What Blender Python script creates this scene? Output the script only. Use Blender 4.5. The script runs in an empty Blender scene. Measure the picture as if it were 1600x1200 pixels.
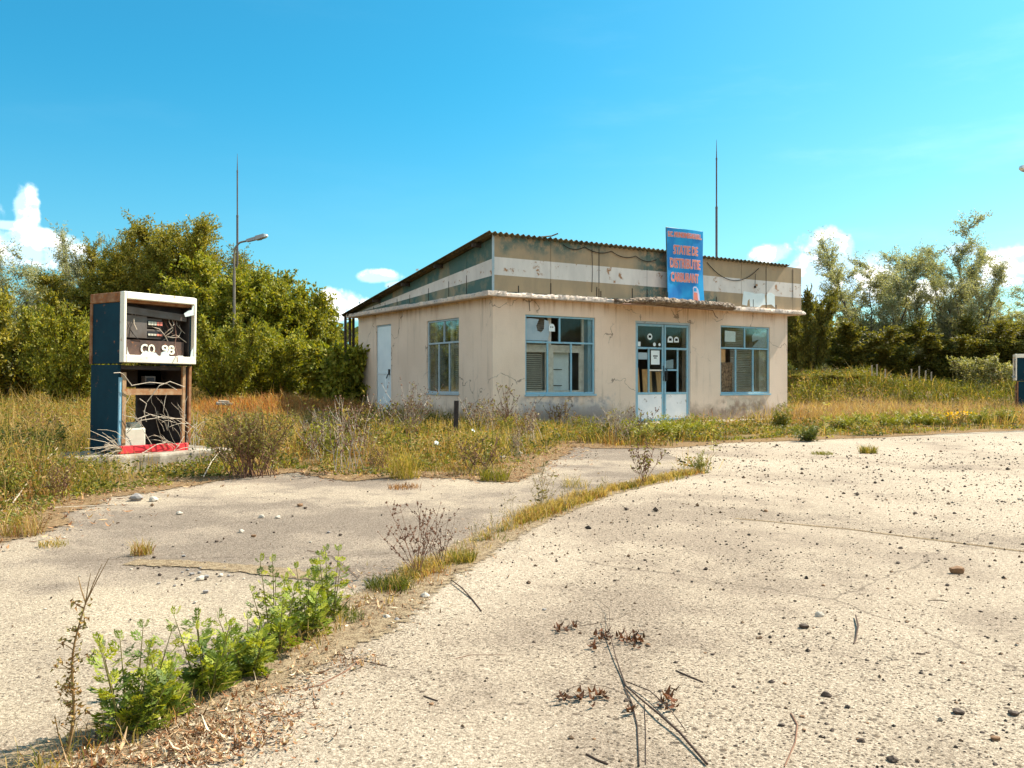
import bpy, math, random
import numpy as np
from mathutils import Vector, Matrix

S = bpy.context.scene
COL = S.collection
R = math.radians

# ------------------------------------------------------------------ camera, sky, sun, exposure
FPX, HZ, EYE = 1400.0, 598.0, 1.05            # focal length in photo pixels (1600 wide), horizon row, eye height
cam_d = bpy.data.cameras.new('camera')
cam_d.sensor_width = 36.0
cam_d.lens = 36.0 * FPX / 1600.0
cam_d.clip_start, cam_d.clip_end = 0.05, 6000
cam = bpy.data.objects.new('camera', cam_d)
cam.location = (0, 0, EYE)
cam.rotation_euler = (R(90 - 0.08), 0, 0)
COL.objects.link(cam)
S.camera = cam

SUN_AZ, SUN_EL = 62.3, 47.0                   # clockwise from +Y, above the horizon
sun_d = bpy.data.lights.new('sun', 'SUN')
sun_d.energy, sun_d.angle, sun_d.color = 5.0, R(0.5), (1.0, 0.92, 0.79)
sun = bpy.data.objects.new('sun', sun_d)
sdir = Vector((math.sin(R(SUN_AZ)) * math.cos(R(SUN_EL)), math.cos(R(SUN_AZ)) * math.cos(R(SUN_EL)), math.sin(R(SUN_EL))))
sun.rotation_euler = sdir.to_track_quat('Z', 'Y').to_euler()
COL.objects.link(sun)

S.view_settings.view_transform = 'Standard'
S.view_settings.look = 'None'
S.view_settings.gamma = 1.0
S.view_settings.exposure = 1.24
S.cycles.max_bounces = 8
S.cycles.transparent_max_bounces = 12


class G:
    """tiny node builder: sockets or plain values go in, output sockets come out"""
    def __init__(self, tree):
        self.t = tree
        tree.nodes.clear()

    def n(self, kind, props=None, **ins):
        nd = self.t.nodes.new('ShaderNode' + kind)
        for k, v in (props or {}).items():
            setattr(nd, k, v)
        for k, v in ins.items():
            key = int(k[1:]) if k[0] == 'i' and k[1:].isdigit() else k.replace('_', ' ')
            self.put(nd.inputs[key], v)
        return nd

    def put(self, sock, v):
        if isinstance(v, bpy.types.NodeSocket):
            self.t.links.new(v, sock)
        elif sock.type == 'RGBA' and len(v) == 3:
            sock.default_value = (*v, 1)
        else:
            sock.default_value = v

    def m(self, op, a, b=0.0, c=0.0, clamp=False):
        nd = self.n('Math', {'operation': op, 'use_clamp': clamp}, i0=a, i1=b)
        if op in ('MULTIPLY_ADD', 'SMOOTH_MIN', 'SMOOTH_MAX'):
            self.put(nd.inputs[2], c)
        return nd.outputs[0]

    def ramp(self, x, lo, hi, a=0.0, b=1.0):
        return self.n('MapRange', {'interpolation_type': 'SMOOTHSTEP'}, Value=x, From_Min=lo, From_Max=hi, To_Min=a, To_Max=b).outputs[0]

    def mix(self, f, a, b, blend='MIX'):
        nd = self.t.nodes.new('ShaderNodeMix')
        nd.data_type, nd.blend_type = 'RGBA', blend
        self.put(nd.inputs[0], f); self.put(nd.inputs[6], a); self.put(nd.inputs[7], b)
        return nd.outputs[2]

    def noise(self, v, scale, detail=5.0, rough=0.55, dist=0.0):
        return self.n('TexNoise', None, Vector=v, Scale=scale, Detail=detail, Roughness=rough, Distortion=dist).outputs[0]

    def dot(self, v, d):
        nd = self.n('VectorMath', {'operation': 'DOT_PRODUCT'}, i0=v, i1=d)
        return nd.outputs['Value']

    def scale_vec(self, v, s):
        return self.n('VectorMath', {'operation': 'MULTIPLY'}, i0=v, i1=s).outputs[0]

    def sep(self, v):
        return self.n('SeparateXYZ', None, Vector=v).outputs

    def box(self, p, x0, x1, z0, z1, soft, nz, amp=0.3):
        """soft box mask in x/z with a ragged edge"""
        x, y, z = self.sep(p)
        off = self.m('MULTIPLY', self.m('SUBTRACT', nz, 0.5), amp)
        z = self.m('ADD', z, off); x = self.m('ADD', x, off)
        a = self.m('MULTIPLY', self.ramp(x, x0 - soft, x0 + soft), self.ramp(x, x1 + soft, x1 - soft))
        b = self.m('MULTIPLY', self.ramp(z, z0 - soft, z0 + soft), self.ramp(z, z1 + soft, z1 - soft))
        return self.m('MULTIPLY', a, b)


def direction(px, py):
    return Vector(((px - 800) / FPX, 1.0, (HZ - py) / FPX)).normalized()


world = bpy.data.worlds.new('World')
S.world = world
world.use_nodes = True
g = G(world.node_tree)
sky = g.n('TexSky', {'sky_type': 'NISHITA', 'sun_disc': False, 'sun_elevation': R(SUN_EL), 'sun_rotation': R(SUN_AZ),
                     'altitude': 200.0, 'air_density': 1.0, 'dust_density': 1.6, 'ozone_density': 1.0})
dirv = g.n('TexCoord').outputs['Generated']
elev = g.sep(dirv)[2]
east = g.dot(dirv, (0.75, 0.66, 0.0))
pale = g.m('ADD', g.ramp(elev, 0.34, 0.02, 0.0, 0.75), g.ramp(east, 0.55, 1.0, 0.0, 0.45), clamp=True)
tint = g.mix(1.0, sky.outputs[0], g.mix(pale, (0.135, 0.75, 0.86), (0.47, 0.84, 0.87)), 'MULTIPLY')
# cumulus banks low over the trees, each an ellipse of directions with a ragged edge
n1 = g.noise(dirv, 26.0, 9.0, 0.58)
n2 = g.noise(dirv, 9.0, 4.0, 0.5)
sh_v = g.n('VectorMath', {'operation': 'ADD'}, i0=dirv, i1=tuple(sdir * 0.022)).outputs[0]
n1s = g.noise(sh_v, 26.0, 9.0, 0.58)
dens = None
for cl_ in ((42, 330, 17, 32), (14, 352, 36, 8), (58, 372, 42, 15), (10, 396, 70, 16), (104, 402, 40, 18),
                       (530, 480, 40, 26), (590, 432, 34, 11), (620, 446, 20, 7),
                       (1292, 398, 40, 34), (1262, 432, 80, 40), (1206, 400, 34, 18), (1320, 440, 74, 44), (1240, 470, 90, 36),
                       (1400, 455, 90, 20), (1580, 414, 60, 26), (1600, 405, 40, 20), (1500, 390, 30, 12), (1560, 440, 60, 10),
                       (-160, 360, 140, 60), (1800, 380, 160, 50),
                       # unseen clouds added behind the camera to brighten the shaded walls: azimuth, elevation, size in degrees
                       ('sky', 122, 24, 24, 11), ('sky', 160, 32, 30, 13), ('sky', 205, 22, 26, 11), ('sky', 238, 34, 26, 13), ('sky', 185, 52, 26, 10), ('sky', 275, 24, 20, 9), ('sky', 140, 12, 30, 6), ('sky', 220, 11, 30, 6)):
    sky_at = cl_[0] == 'sky'
    px, py, w, h = cl_[-4:]
    c = direction(px, py)
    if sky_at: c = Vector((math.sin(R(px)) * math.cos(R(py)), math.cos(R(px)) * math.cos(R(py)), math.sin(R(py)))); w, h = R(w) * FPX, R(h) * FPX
    rt = c.cross(Vector((0, 0, 1))).normalized()
    up = rt.cross(c)
    xx = g.m('DIVIDE', g.dot(dirv, tuple(rt)), w / FPX)
    yy = g.m('DIVIDE', g.m('SUBTRACT', g.dot(dirv, tuple(up)), 0.0), h / FPX)
    rr = g.m('SQRT', g.m('ADD', g.m('MULTIPLY', xx, xx), g.m('MULTIPLY', yy, yy)))
    d = g.m('SUBTRACT', 1.0, rr)
    d = g.m('SUBTRACT', d, g.ramp(g.dot(dirv, tuple(c)), 0.9, 0.8, 0.0, 40.0))
    dens = d if dens is None else g.m('SMOOTH_MAX', dens, d, 0.2)
dens = g.m('MAXIMUM', dens, -2.0)
dd = g.m('ADD', dens, g.m('MULTIPLY', g.m('SUBTRACT', n1, 0.5), 1.9))
dd = g.m('ADD', dd, g.m('MULTIPLY', g.m('SUBTRACT', n2, 0.5), 0.7))
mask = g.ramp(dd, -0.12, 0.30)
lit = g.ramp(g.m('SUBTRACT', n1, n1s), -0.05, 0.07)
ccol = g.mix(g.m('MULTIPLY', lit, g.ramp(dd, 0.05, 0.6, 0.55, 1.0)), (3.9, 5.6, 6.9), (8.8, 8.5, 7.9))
# thin high veil, mostly to the right
veil = g.m('MULTIPLY', g.ramp(g.noise(g.scale_vec(dirv, (1.0, 1.0, 4.5)), 3.2, 6.0, 0.6), 0.5, 0.85), g.ramp(east, 0.60, 1.0, 0.02, 0.22))
c1 = g.mix(veil, tint, (6.4, 8.0, 8.6))
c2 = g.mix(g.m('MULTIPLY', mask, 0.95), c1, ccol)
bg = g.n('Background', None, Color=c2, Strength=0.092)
wo = g.n('OutputWorld', None, Surface=bg.outputs[0])


# ------------------------------------------------------------------ object helpers
def empty(name, label, cat, loc=(0, 0, 0), rotz=0.0, group=None):
    o = bpy.data.objects.new(name, None)
    o.empty_display_size = 0.2
    o.location = loc
    o.rotation_euler = (0, 0, rotz)
    COL.objects.link(o)
    tag(o, label, cat, group)
    return o


def tag(o, label=None, cat=None, group=None, kind=None):
    if label: o['label'] = label
    if cat: o['category'] = cat
    if group: o['group'] = group
    if kind: o['kind'] = kind
    return o


def copy_tree(o, parent=None):
    c = o.copy()
    COL.objects.link(c)
    if parent is not None: c.parent = parent
    for ch in [k for k in o.children]:
        copy_tree(ch, c)
    return c


class MB:
    def __init__(self):
        self.v, self.f, self.mi = [], [], []

    def add(self, vs, fs, mi=0):
        b = len(self.v)
        self.v += [tuple(x) for x in vs]
        self.f += [tuple(b + i for i in q) for q in fs]
        self.mi += [mi] * len(fs)

    def box(self, x0, x1, y0, y1, z0, z1, mi=0, mat=None):
        vs = [Vector((x, y, z)) for z in (z0, z1) for y in (y0, y1) for x in (x0, x1)]
        if mat is not None: vs = [mat @ v for v in vs]
        self.add(vs, [(0, 2, 3, 1), (4, 5, 7, 6), (0, 1, 5, 4), (2, 6, 7, 3), (0, 4, 6, 2), (1, 3, 7, 5)], mi)

    def prism(self, poly, axis, a, b, mi=0):
        """poly of (u,v) pulled along axis 'x' (u=y,v=z), 'y' (u=x,v=z) or 'z' (u=x,v=y)"""
        put = {'x': lambda u, v, w: (w, u, v), 'y': lambda u, v, w: (u, w, v), 'z': lambda u, v, w: (u, v, w)}[axis]
        n = len(poly)
        vs = [put(u, v, a) for u, v in poly] + [put(u, v, b) for u, v in poly]
        fs = [tuple(range(n))[::-1], tuple(range(n, 2 * n))]
        fs += [(i, (i + 1) % n, n + (i + 1) % n, n + i) for i in range(n)]
        self.add(vs, fs, mi)

    def tube(self, pts, rad, sides=6, mi=0, cap=True):
        pts = [Vector(p) for p in pts]
        if not hasattr(rad, '__len__'): rad = [rad] * len(pts)
        rings = []
        ref = Vector((0.31, 0.17, 0.93))
        for i, p in enumerate(pts):
            d = (pts[min(i + 1, len(pts) - 1)] - pts[max(i - 1, 0)])
            d = d.normalized() if d.length > 1e-9 else Vector((0, 0, 1))
            if abs(d.dot(ref)) > 0.95: ref = Vector((0.9, -0.3, 0.1)).normalized()
            a = d.cross(ref).normalized(); b = d.cross(a)
            rings.append([p + (a * math.cos(2 * math.pi * k / sides) + b * math.sin(2 * math.pi * k / sides)) * rad[i] for k in range(sides)])
        vs = [v for r in rings for v in r]
        fs = []
        for i in range(len(pts) - 1):
            for k in range(sides):
                fs.append((i * sides + k, i * sides + (k + 1) % sides, (i + 1) * sides + (k + 1) % sides, (i + 1) * sides + k))
        if cap:
            fs.append(tuple(range(sides))[::-1])
            fs.append(tuple((len(pts) - 1) * sides + k for k in range(sides)))
        self.add(vs, fs, mi)

    def build(self, name, mats, parent=None, bevel=0.0, smooth=False):
        me = bpy.data.meshes.new(name)
        me.from_pydata(self.v, [], self.f)
        mats = mats if isinstance(mats, (list, tuple)) else [mats]
        for m in mats: me.materials.append(m)
        if len(mats) > 1: me.polygons.foreach_set('material_index', self.mi)
        if smooth: me.polygons.foreach_set('use_smooth', [True] * len(me.polygons))
        me.update()
        o = bpy.data.objects.new(name, me)
        COL.objects.link(o)
        if parent is not None: o.parent = parent
        if bevel:
            bv = o.modifiers.new('bevel', 'BEVEL')
            bv.width, bv.segments, bv.limit_method = bevel, 2, 'ANGLE'
        return o


def np_mesh(name, verts, faces, mat, colors=None, parent=None, smooth=False):
    """verts (N,3), faces (M,k) same k, colors (N,3)"""
    me = bpy.data.meshes.new(name)
    n, (mf, k) = len(verts), faces.shape
    me.vertices.add(n); me.loops.add(mf * k); me.polygons.add(mf)
    me.vertices.foreach_set('co', np.ascontiguousarray(verts, dtype=np.float32).ravel())
    me.loops.foreach_set('vertex_index', np.ascontiguousarray(faces, dtype=np.int32).ravel())
    me.polygons.foreach_set('loop_start', np.arange(0, mf * k, k, dtype=np.int32))
    me.polygons.foreach_set('use_smooth', np.full(mf, smooth, dtype=bool))
    if colors is not None:
        at = me.attributes.new('Tint', 'FLOAT_COLOR', 'POINT')
        at.data.foreach_set('color', np.ascontiguousarray(np.c_[colors, np.ones(n)], dtype=np.float32).ravel())
    me.materials.append(mat)
    me.update(calc_edges=True)
    me.validate()
    o = bpy.data.objects.new(name, me)
    COL.objects.link(o)
    if parent is not None: o.parent = parent
    return o


def gp(px, py, z=0.0):
    """where a point seen in the photo touches the level ground"""
    y = (EYE - z) * FPX / (py - HZ)
    return ((px - 800) / FPX * y, y)


def at(px, Y):
    return (px - 800) / FPX * Y


# ------------------------------------------------------------------ materials
def new_mat(name):
    m = bpy.data.materials.new(name)
    m.use_nodes = True
    return m, G(m.node_tree)


def finish(g, col, rough=0.7, bump=None, bstr=0.3, bdist=0.01, metal=0.0, spec=0.3):
    kw = {}
    if bump is not None:
        kw['Normal'] = g.n('Bump', None, Strength=bstr, Distance=bdist, Height=bump).outputs[0]
    b = g.n('BsdfPrincipled', None, Base_Color=col, Roughness=rough, Metallic=metal, **kw)
    b.inputs['Specular IOR Level'].default_value = spec
    g.n('OutputMaterial', None, Surface=b.outputs[0])


def plain(name, c, c2=None, scale=6.0, rough=0.7, metal=0.0, rust=0.0, bstr=0.15, spec=0.3, rustcol=(0.20, 0.07, 0.02)):
    m, g = new_mat(name)
    p = g.n('TexCoord').outputs['Object']
    a = g.noise(p, scale, 6.0, 0.6)
    f = g.noise(p, scale * 9, 4.0, 0.6)
    col = g.mix(g.ramp(a, 0.35, 0.68), c, c2 or tuple(x * 0.75 for x in c))
    if rust:
        r = g.m('ADD', g.m('MULTIPLY', a, 0.6), g.m('MULTIPLY', f, 0.4))
        r = g.ramp(g.noise(p, scale * 2.3, 8.0, 0.7), 0.62 - rust * 0.3, 0.70 - rust * 0.3)
        col = g.mix(r, col, g.mix(f, rustcol, tuple(min(1, x * 2.2) for x in rustcol)))
    finish(g, col, rough, f, bstr, 0.004, metal, spec)
    return m


def leaf_mat(name, trans=0.35, rough=0.55, spec=0.25):
    m, g = new_mat(name)
    at_ = g.n('Attribute', {'attribute_name': 'Tint'}).outputs[0]
    d = g.n('BsdfPrincipled', None, Base_Color=at_, Roughness=rough)
    d.inputs['Specular IOR Level'].default_value = spec
    t = g.n('BsdfTranslucent', None, Color=g.mix(1.0, at_, (1.5, 1.45, 0.55), 'MULTIPLY'))
    s = g.n('MixShader', None, Fac=trans, i1=d.outputs[0], i2=t.outputs[0])
    g.n('OutputMaterial', None, Surface=s.outputs[0])
    return m


def glass_mat(name, dirt=0.03):
    m, g = new_mat(name)
    p = g.n('TexCoord').outputs['Object']
    fr = g.n('LayerWeight', None, Blend=0.25).outputs['Fresnel']
    tr = g.n('BsdfTransparent', None, Color=(0.93, 0.95, 0.94))
    gl = g.n('BsdfGlossy', None, Color=(0.9, 0.95, 0.95), Roughness=0.03)
    df = g.n('BsdfDiffuse', None, Color=(0.34, 0.33, 0.28))
    s = g.n('MixShader', None, Fac=g.m('MULTIPLY', fr, 0.55), i1=tr.outputs[0], i2=gl.outputs[0])
    s2 = g.n('MixShader', None, Fac=g.ramp(g.noise(p, 2.5, 6.0, 0.65), 0.35, 0.8, 0.0, dirt * 2), i1=s.outputs[0], i2=df.outputs[0])
    g.n('OutputMaterial', None, Surface=s2.outputs[0])
    return m


MT = {}
MT['soil'], g = new_mat('soil')
p = g.n('TexCoord').outputs['Object']
a = g.noise(p, 0.22, 6.0, 0.6); b = g.noise(p, 7.0, 8.0, 0.65); c = g.noise(p, 60.0, 4.0, 0.6)
col = g.mix(g.ramp(a, 0.40, 0.60), (0.105, 0.078, 0.028), (0.21, 0.135, 0.058))
col = g.mix(g.ramp(b, 0.45, 0.75), col, (0.26, 0.18, 0.085))
col = g.mix(1.0, col, g.mix(c, (0.6, 0.58, 0.55), (1.2, 1.2, 1.2)), 'MULTIPLY')
finish(g, col, 0.95, g.m('ADD', b, g.m('MULTIPLY', c, 0.4)), 0.6, 0.05, 0, 0.1)


def concrete_ground(name, light, mid, dark, pebble, worn):
    m, g = new_mat(name)
    p = g.n('TexCoord').outputs['Object']
    p = g.n('Mapping', None, Vector=p, Rotation=(0.61, 0.43, 0.77)).outputs[0]
    big = g.noise(p, 0.30, 7.0, 0.6, 0.4)
    med = g.noise(p, 1.7, 8.0, 0.62, 0.3)
    fine = g.noise(p, 64.0, 8.0, 0.75)
    grit = g.noise(g.n('Mapping', None, Vector=p, Rotation=(0.3, 0.9, 0.2)).outputs[0], 150.0, 3.0, 0.6)
    v = g.n('TexVoronoi', {'feature': 'F1'}, Vector=p, Scale=70.0, Randomness=1.0)
    vd, vc = v.outputs['Distance'], v.outputs['Color']
    v2 = g.n('TexVoronoi', {'feature': 'F1'}, Vector=p, Scale=24.0, Randomness=1.0)
    k1 = g.ramp(big, 0.38 - worn, 0.60 - worn); k2 = g.ramp(med, 0.36, 0.70)
    col = g.mix(k1, light, mid)
    col = g.mix(g.m('MULTIPLY', k2, 0.6), col, mid)
    col = g.mix(g.m('MULTIPLY', g.ramp(g.m('ADD', g.m('MULTIPLY', big, 0.6), g.m('MULTIPLY', med, 0.4)), 0.51 - worn, 0.60 - worn), 0.85), col, dark)
    col = g.mix(1.0, col, g.mix(g.ramp(fine, 0.30, 0.70), (0.54, 0.51, 0.47), (1.38, 1.38, 1.38)), 'MULTIPLY')
    col = g.mix(1.0, col, g.mix(g.ramp(grit, 0.3, 0.7), (0.66, 0.63, 0.60), (1.30, 1.30, 1.30)), 'MULTIPLY')
    # dark aggregate grains showing through the worn surface, thicker in places
    hue = g.sep(vc)[0]
    v3 = g.n('TexVoronoi', {'feature': 'F1'}, Vector=p, Scale=170.0, Randomness=1.0)
    thr = g.ramp(g.noise(p, 0.55, 4.0, 0.6), 0.40, 0.62, 0.05, pebble)
    grain = g.m('MULTIPLY', g.ramp(vd, 0.40, 0.25), g.m('LESS_THAN', hue, thr))
    hue2 = g.sep(v2.outputs['Color'])[1]
    grain2 = g.m('MULTIPLY', g.ramp(v2.outputs['Distance'], 0.30, 0.2), g.m('LESS_THAN', hue2, g.m('MULTIPLY', thr, 0.35)))
    grain3 = g.m('MULTIPLY', g.m('MULTIPLY', g.ramp(v3.outputs['Distance'], 0.42, 0.2), g.m('LESS_THAN', g.sep(v3.outputs['Color'])[2], g.m('ADD', 0.07, g.m('MULTIPLY', thr, 0.4)))), 0.8)
    gr = g.m('MAXIMUM', g.m('MAXIMUM', grain, grain2), grain3)
    wv = g.n('VectorMath', {'operation': 'ADD'}, i0=p, i1=g.n('VectorMath', {'operation': 'SCALE'}, i0=g.n('TexNoise', None, Vector=p, Scale=2.2, Detail=8.0, Roughness=0.65).outputs['Color'], Scale=0.30).outputs[0]).outputs[0]
    vc_ = g.n('TexVoronoi', {'feature': 'DISTANCE_TO_EDGE'}, Vector=wv, Scale=0.22)
    crack = g.m('MULTIPLY', g.ramp(vc_.outputs['Distance'], 0.0022, 0.0006), g.ramp(big, 0.42, 0.52))
    col = g.mix(g.m('MULTIPLY', crack, 0.6), col, (0.10, 0.07, 0.05))
    col = g.mix(g.m('MULTIPLY', gr, 0.85), col, g.mix(hue, (0.05, 0.035, 0.025), (0.14, 0.095, 0.06)))
    h = g.m('ADD', g.m('MULTIPLY', fine, 1.0), g.m('MULTIPLY', gr, 0.35))
    h = g.m('ADD', h, g.m('MULTIPLY', grit, 0.35))
    finish(g, col, 0.92, h, 0.85, 0.012, 0, 0.15)
    return m


MT['forecourt'] = concrete_ground('worn_pale_concrete', (0.430, 0.352, 0.268), (0.368, 0.294, 0.220), (0.265, 0.206, 0.155), 0.54, 0.0)
MT['apron'] = concrete_ground('worn_grey_concrete', (0.425, 0.345, 0.252), (0.280, 0.222, 0.170), (0.195, 0.153, 0.119), 0.24, 0.055)
MT['rough_concrete'] = plain('rough_concrete', (0.40, 0.34, 0.27), (0.18, 0.14, 0.10), 5.0, 0.95, bstr=0.8)
MT['edge_concrete'], g = new_mat('flaking_cornice')
p = g.n('TexCoord').outputs['Object']
a = g.noise(p, 3.0, 8.0, 0.7); b = g.noise(p, 14.0, 8.0, 0.75)
col = g.mix(g.ramp(a, 0.38, 0.62), (0.70, 0.54, 0.42), (0.48, 0.40, 0.35))
col = g.mix(g.ramp(b, 0.56, 0.66), col, (0.075, 0.055, 0.045))
finish(g, col, 0.92, b, 0.6, 0.02)

MT['canopy_concrete'], g = new_mat('crumbling_canopy')
p = g.n('TexCoord').outputs['Object']
a = g.noise(p, 5.0, 8.0, 0.7); b = g.noise(p, 19.0, 8.0, 0.75)
col = g.mix(g.ramp(a, 0.40, 0.60), (0.30, 0.22, 0.155), (0.135, 0.095, 0.070))
col = g.mix(g.ramp(b, 0.54, 0.64), col, (0.55, 0.47, 0.38))
col = g.mix(g.ramp(b, 0.44, 0.36), col, (0.05, 0.036, 0.03))
finish(g, col, 0.95, b, 0.8, 0.02)

MT['plaster'], g = new_mat('beige_plaster')
p = g.n('TexCoord').outputs['Object']
x, y, z = g.sep(p)
big = g.noise(p, 0.8, 6.0, 0.6); med = g.noise(p, 3.2, 8.0, 0.65); fine = g.noise(p, 45.0, 6.0, 0.65)
strk = g.noise(g.scale_vec(p, (7.0, 7.0, 0.55)), 1.0, 6.0, 0.65)
col = g.mix(g.ramp(big, 0.35, 0.65), (0.81, 0.62, 0.475), (0.735, 0.555, 0.42))
col = g.mix(1.0, col, g.mix(fine, (0.82, 0.81, 0.80), (1.17, 1.17, 1.17)), 'MULTIPLY')
# run-off stains below the cornice
run = g.m('MULTIPLY', g.ramp(g.m('ADD', z, g.m('MULTIPLY', strk, 0.9)), 3.15, 3.75), g.ramp(strk, 0.38, 0.66))
col = g.mix(g.m('MULTIPLY', run, 0.75), col, (0.42, 0.20, 0.07))
dust = g.ramp(strk, 0.54, 0.72)
col = g.mix(g.m('MULTIPLY', dust, 0.34), col, (0.28, 0.20, 0.14))
# bare grey render where the paint came off under the windows, patches of white filler
m1 = g.m('MULTIPLY', g.box(p, 0.70, 3.5, 0.10, 0.62, 0.16, med, 1.1), g.ramp(y, 0.2, 0.02))
m2 = g.m('MULTIPLY', g.box(p, 7.55, 9.25, 0.14, 0.66, 0.10, med, 1.0), g.ramp(y, 0.2, 0.02))
col = g.mix(g.m('MULTIPLY', m1, 0.85), col, g.mix(g.ramp(med, 0.42, 0.62), (0.30, 0.27, 0.27), (0.60, 0.55, 0.50)))
col = g.mix(g.m('MULTIPLY', m2, 0.8), col, g.mix(g.ramp(med, 0.40, 0.60), (0.60, 0.50, 0.38), (0.33, 0.23, 0.17)))
# splashed dirt along the base
spl = g.m('MULTIPLY', g.ramp(g.m('ADD', z, g.m('MULTIPLY', med, -0.9)), 0.12, -0.30), 0.7)
col = g.mix(spl, col, (0.20, 0.13, 0.09))
# hairline cracks
vor = g.n('TexVoronoi', {'feature': 'DISTANCE_TO_EDGE'}, Vector=g.n('VectorMath', {'operation': 'ADD'}, i0=p, i1=g.n('TexNoise', None, Vector=p, Scale=2.0, Detail=4.0).outputs['Color']).outputs[0], Scale=0.55)
crk = g.m('MULTIPLY', g.ramp(vor.outputs['Distance'], 0.010, 0.003), g.ramp(big, 0.44, 0.54))
col = g.mix(g.m('MULTIPLY', crk, 0.7), col, (0.12, 0.08, 0.06))
chips = g.m('MULTIPLY', g.ramp(g.noise(p, 9.0, 8.0, 0.72), 0.60, 0.64), g.ramp(g.m('ADD', z, g.m('MULTIPLY', big, 1.2)), 1.75, 0.9))
col = g.mix(g.m('MULTIPLY', chips, 0.6), col, (0.40, 0.34, 0.29))
finish(g, col, 0.93, g.m('ADD', fine, g.m('MULTIPLY', med, 0.8)), 0.35, 0.012)


def fascia_mat(name, c, c2, teal, rust=0.1):
    m, g = new_mat(name)
    p = g.n('TexCoord').outputs['Object']
    b = g.noise(p, 5.0, 8.0, 0.7)
    a = g.noise(p, 1.1, 6.0, 0.6)
    s = g.noise(g.scale_vec(p, (2.6, 2.6, 0.9)), 1.0, 7.0, 0.65)
    col = g.mix(g.ramp(s, 0.35, 0.7), c, c2)
    if teal == 1.0:
        tm = g.m('MULTIPLY', g.ramp(g.m('ADD', a, g.m('MULTIPLY', g.sep(p)[2], 0.10)), 0.76, 0.90), 0.85)
    else:
        m_a = g.box(p, 0.2, 3.2, 4.16, 4.8, 0.22, a, 1.4)
        m_b = g.box(p, 4.35, 5.6, 3.1, 4.8, 0.35, a, 1.0)
        m_c = g.box(p, 6.6, 7.2, 3.1, 3.5, 0.20, a, 0.8)
        tm = g.m('MULTIPLY', g.m('MAXIMUM', g.m('MAXIMUM', m_a, m_b), m_c), g.m('MULTIPLY', g.ramp(b, 0.35, 0.55), teal * 0.9))
    col = g.mix(tm, col, (0.05, 0.125, 0.115))
    col = g.mix(g.ramp(b, 0.70 - rust, 0.78 - rust), col, (0.36, 0.17, 0.07))
    finish(g, col, 0.75, b, 0.2, 0.006)
    return m


MT['fascia_olive'] = fascia_mat('olive_fascia_paint', (0.42, 0.295, 0.175), (0.33, 0.24, 0.150), 0.95, 0.05)
MT['fascia_white'] = fascia_mat('white_fascia_paint', (0.74, 0.65, 0.58), (0.62, 0.545, 0.49), 0.0, 0.12)
MT['fascia_teal'] = fascia_mat('teal_fascia_paint', (0.17, 0.185, 0.130), (0.33, 0.25, 0.155), 1.0, 0.02)
MT['seam'] = plain('dark_seam', (0.035, 0.030, 0.025), rough=0.9)
MT['roof'], g = new_mat('mossy_corrugated_sheet')
p = g.n('TexCoord').outputs['Object']
a = g.noise(p, 2.2, 8.0, 0.7); b = g.noise(p, 22.0, 6.0, 0.7)
col = g.mix(g.ramp(a, 0.35, 0.65), (0.150, 0.120, 0.062), (0.055, 0.050, 0.036))
col = g.mix(g.ramp(b, 0.58, 0.72), col, (0.24, 0.17, 0.08))
finish(g, col, 0.95, b, 0.5, 0.01)
MT['blue_frame'] = plain('blue_painted_metal', (0.21, 0.42, 0.53), (0.29, 0.45, 0.52), 5.0, 0.5, rust=0.10, rustcol=(0.14, 0.12, 0.10))
MT['grey_frame'] = plain('grey_blue_painted_metal', (0.42, 0.48, 0.50), (0.33, 0.42, 0.46), 5.0, 0.5, rust=0.08, rustcol=(0.16, 0.13, 0.11))
MT['door_blue'] = plain('pale_blue_door_paint', (0.78, 0.84, 0.84), (0.70, 0.77, 0.78), 2.0, 0.5)
MT['door_white'] = plain('white_door_paint', (0.84, 0.81, 0.79), (0.74, 0.73, 0.72), 3.0, 0.5, rust=0.05, rustcol=(0.20, 0.16, 0.13))
MT['wood_white'] = plain('aged_white_wood', (0.80, 0.72, 0.62), (0.64, 0.56, 0.47), 8.0, 0.6)
MT['reveal'] = plain('blue_reveal_paint', (0.20, 0.34, 0.42), (0.26, 0.37, 0.42), 4.0, 0.8)
MT['glass'] = glass_mat('window_glass')
MT['dirty_glass'] = glass_mat('dirty_window_glass', 0.12)
MT['blind'] = plain('dusty_blind', (0.46, 0.40, 0.31), (0.36, 0.31, 0.24), 3.0, 0.7)
MT['paper'] = plain('white_paper', (0.78, 0.82, 0.80), (0.70, 0.75, 0.74), 3.0, 0.8)
MT['blue_film'] = plain('grey_blue_film', (0.36, 0.43, 0.46), (0.28, 0.36, 0.40), 3.0, 0.5)
MT['ink'] = plain('black_ink', (0.02, 0.02, 0.025), rough=0.7)
MT['interior'] = plain('interior_paint', (0.22, 0.17, 0.13), (0.16, 0.12, 0.09), 1.5, 0.9)
MT['tan_board'] = plain('tan_chipboard', (0.80, 0.47, 0.20), (0.68, 0.38, 0.16), 6.0, 0.8)
MT['foam'] = plain('mottled_brown_foam', (0.30, 0.19, 0.10), (0.07, 0.045, 0.03), 14.0, 0.95, bstr=0.8)
MT['dark_metal'] = plain('dark_metal', (0.03, 0.028, 0.027), rough=0.55)
MT['sign_blue'], g = new_mat('faded_blue_print')
p = g.n('TexCoord').outputs['Object']
a = g.noise(p, 1.4, 3.0, 0.5)
col = g.mix(g.ramp(a, 0.40, 0.62), (0.008, 0.170, 0.48), (0.010, 0.30, 0.62))
finish(g, col, 0.45, None, spec=0.4)
MT['sign_orange'] = plain('faded_orange_print', (0.80, 0.24, 0.15), (0.72, 0.20, 0.16), 4.0, 0.5)
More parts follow.
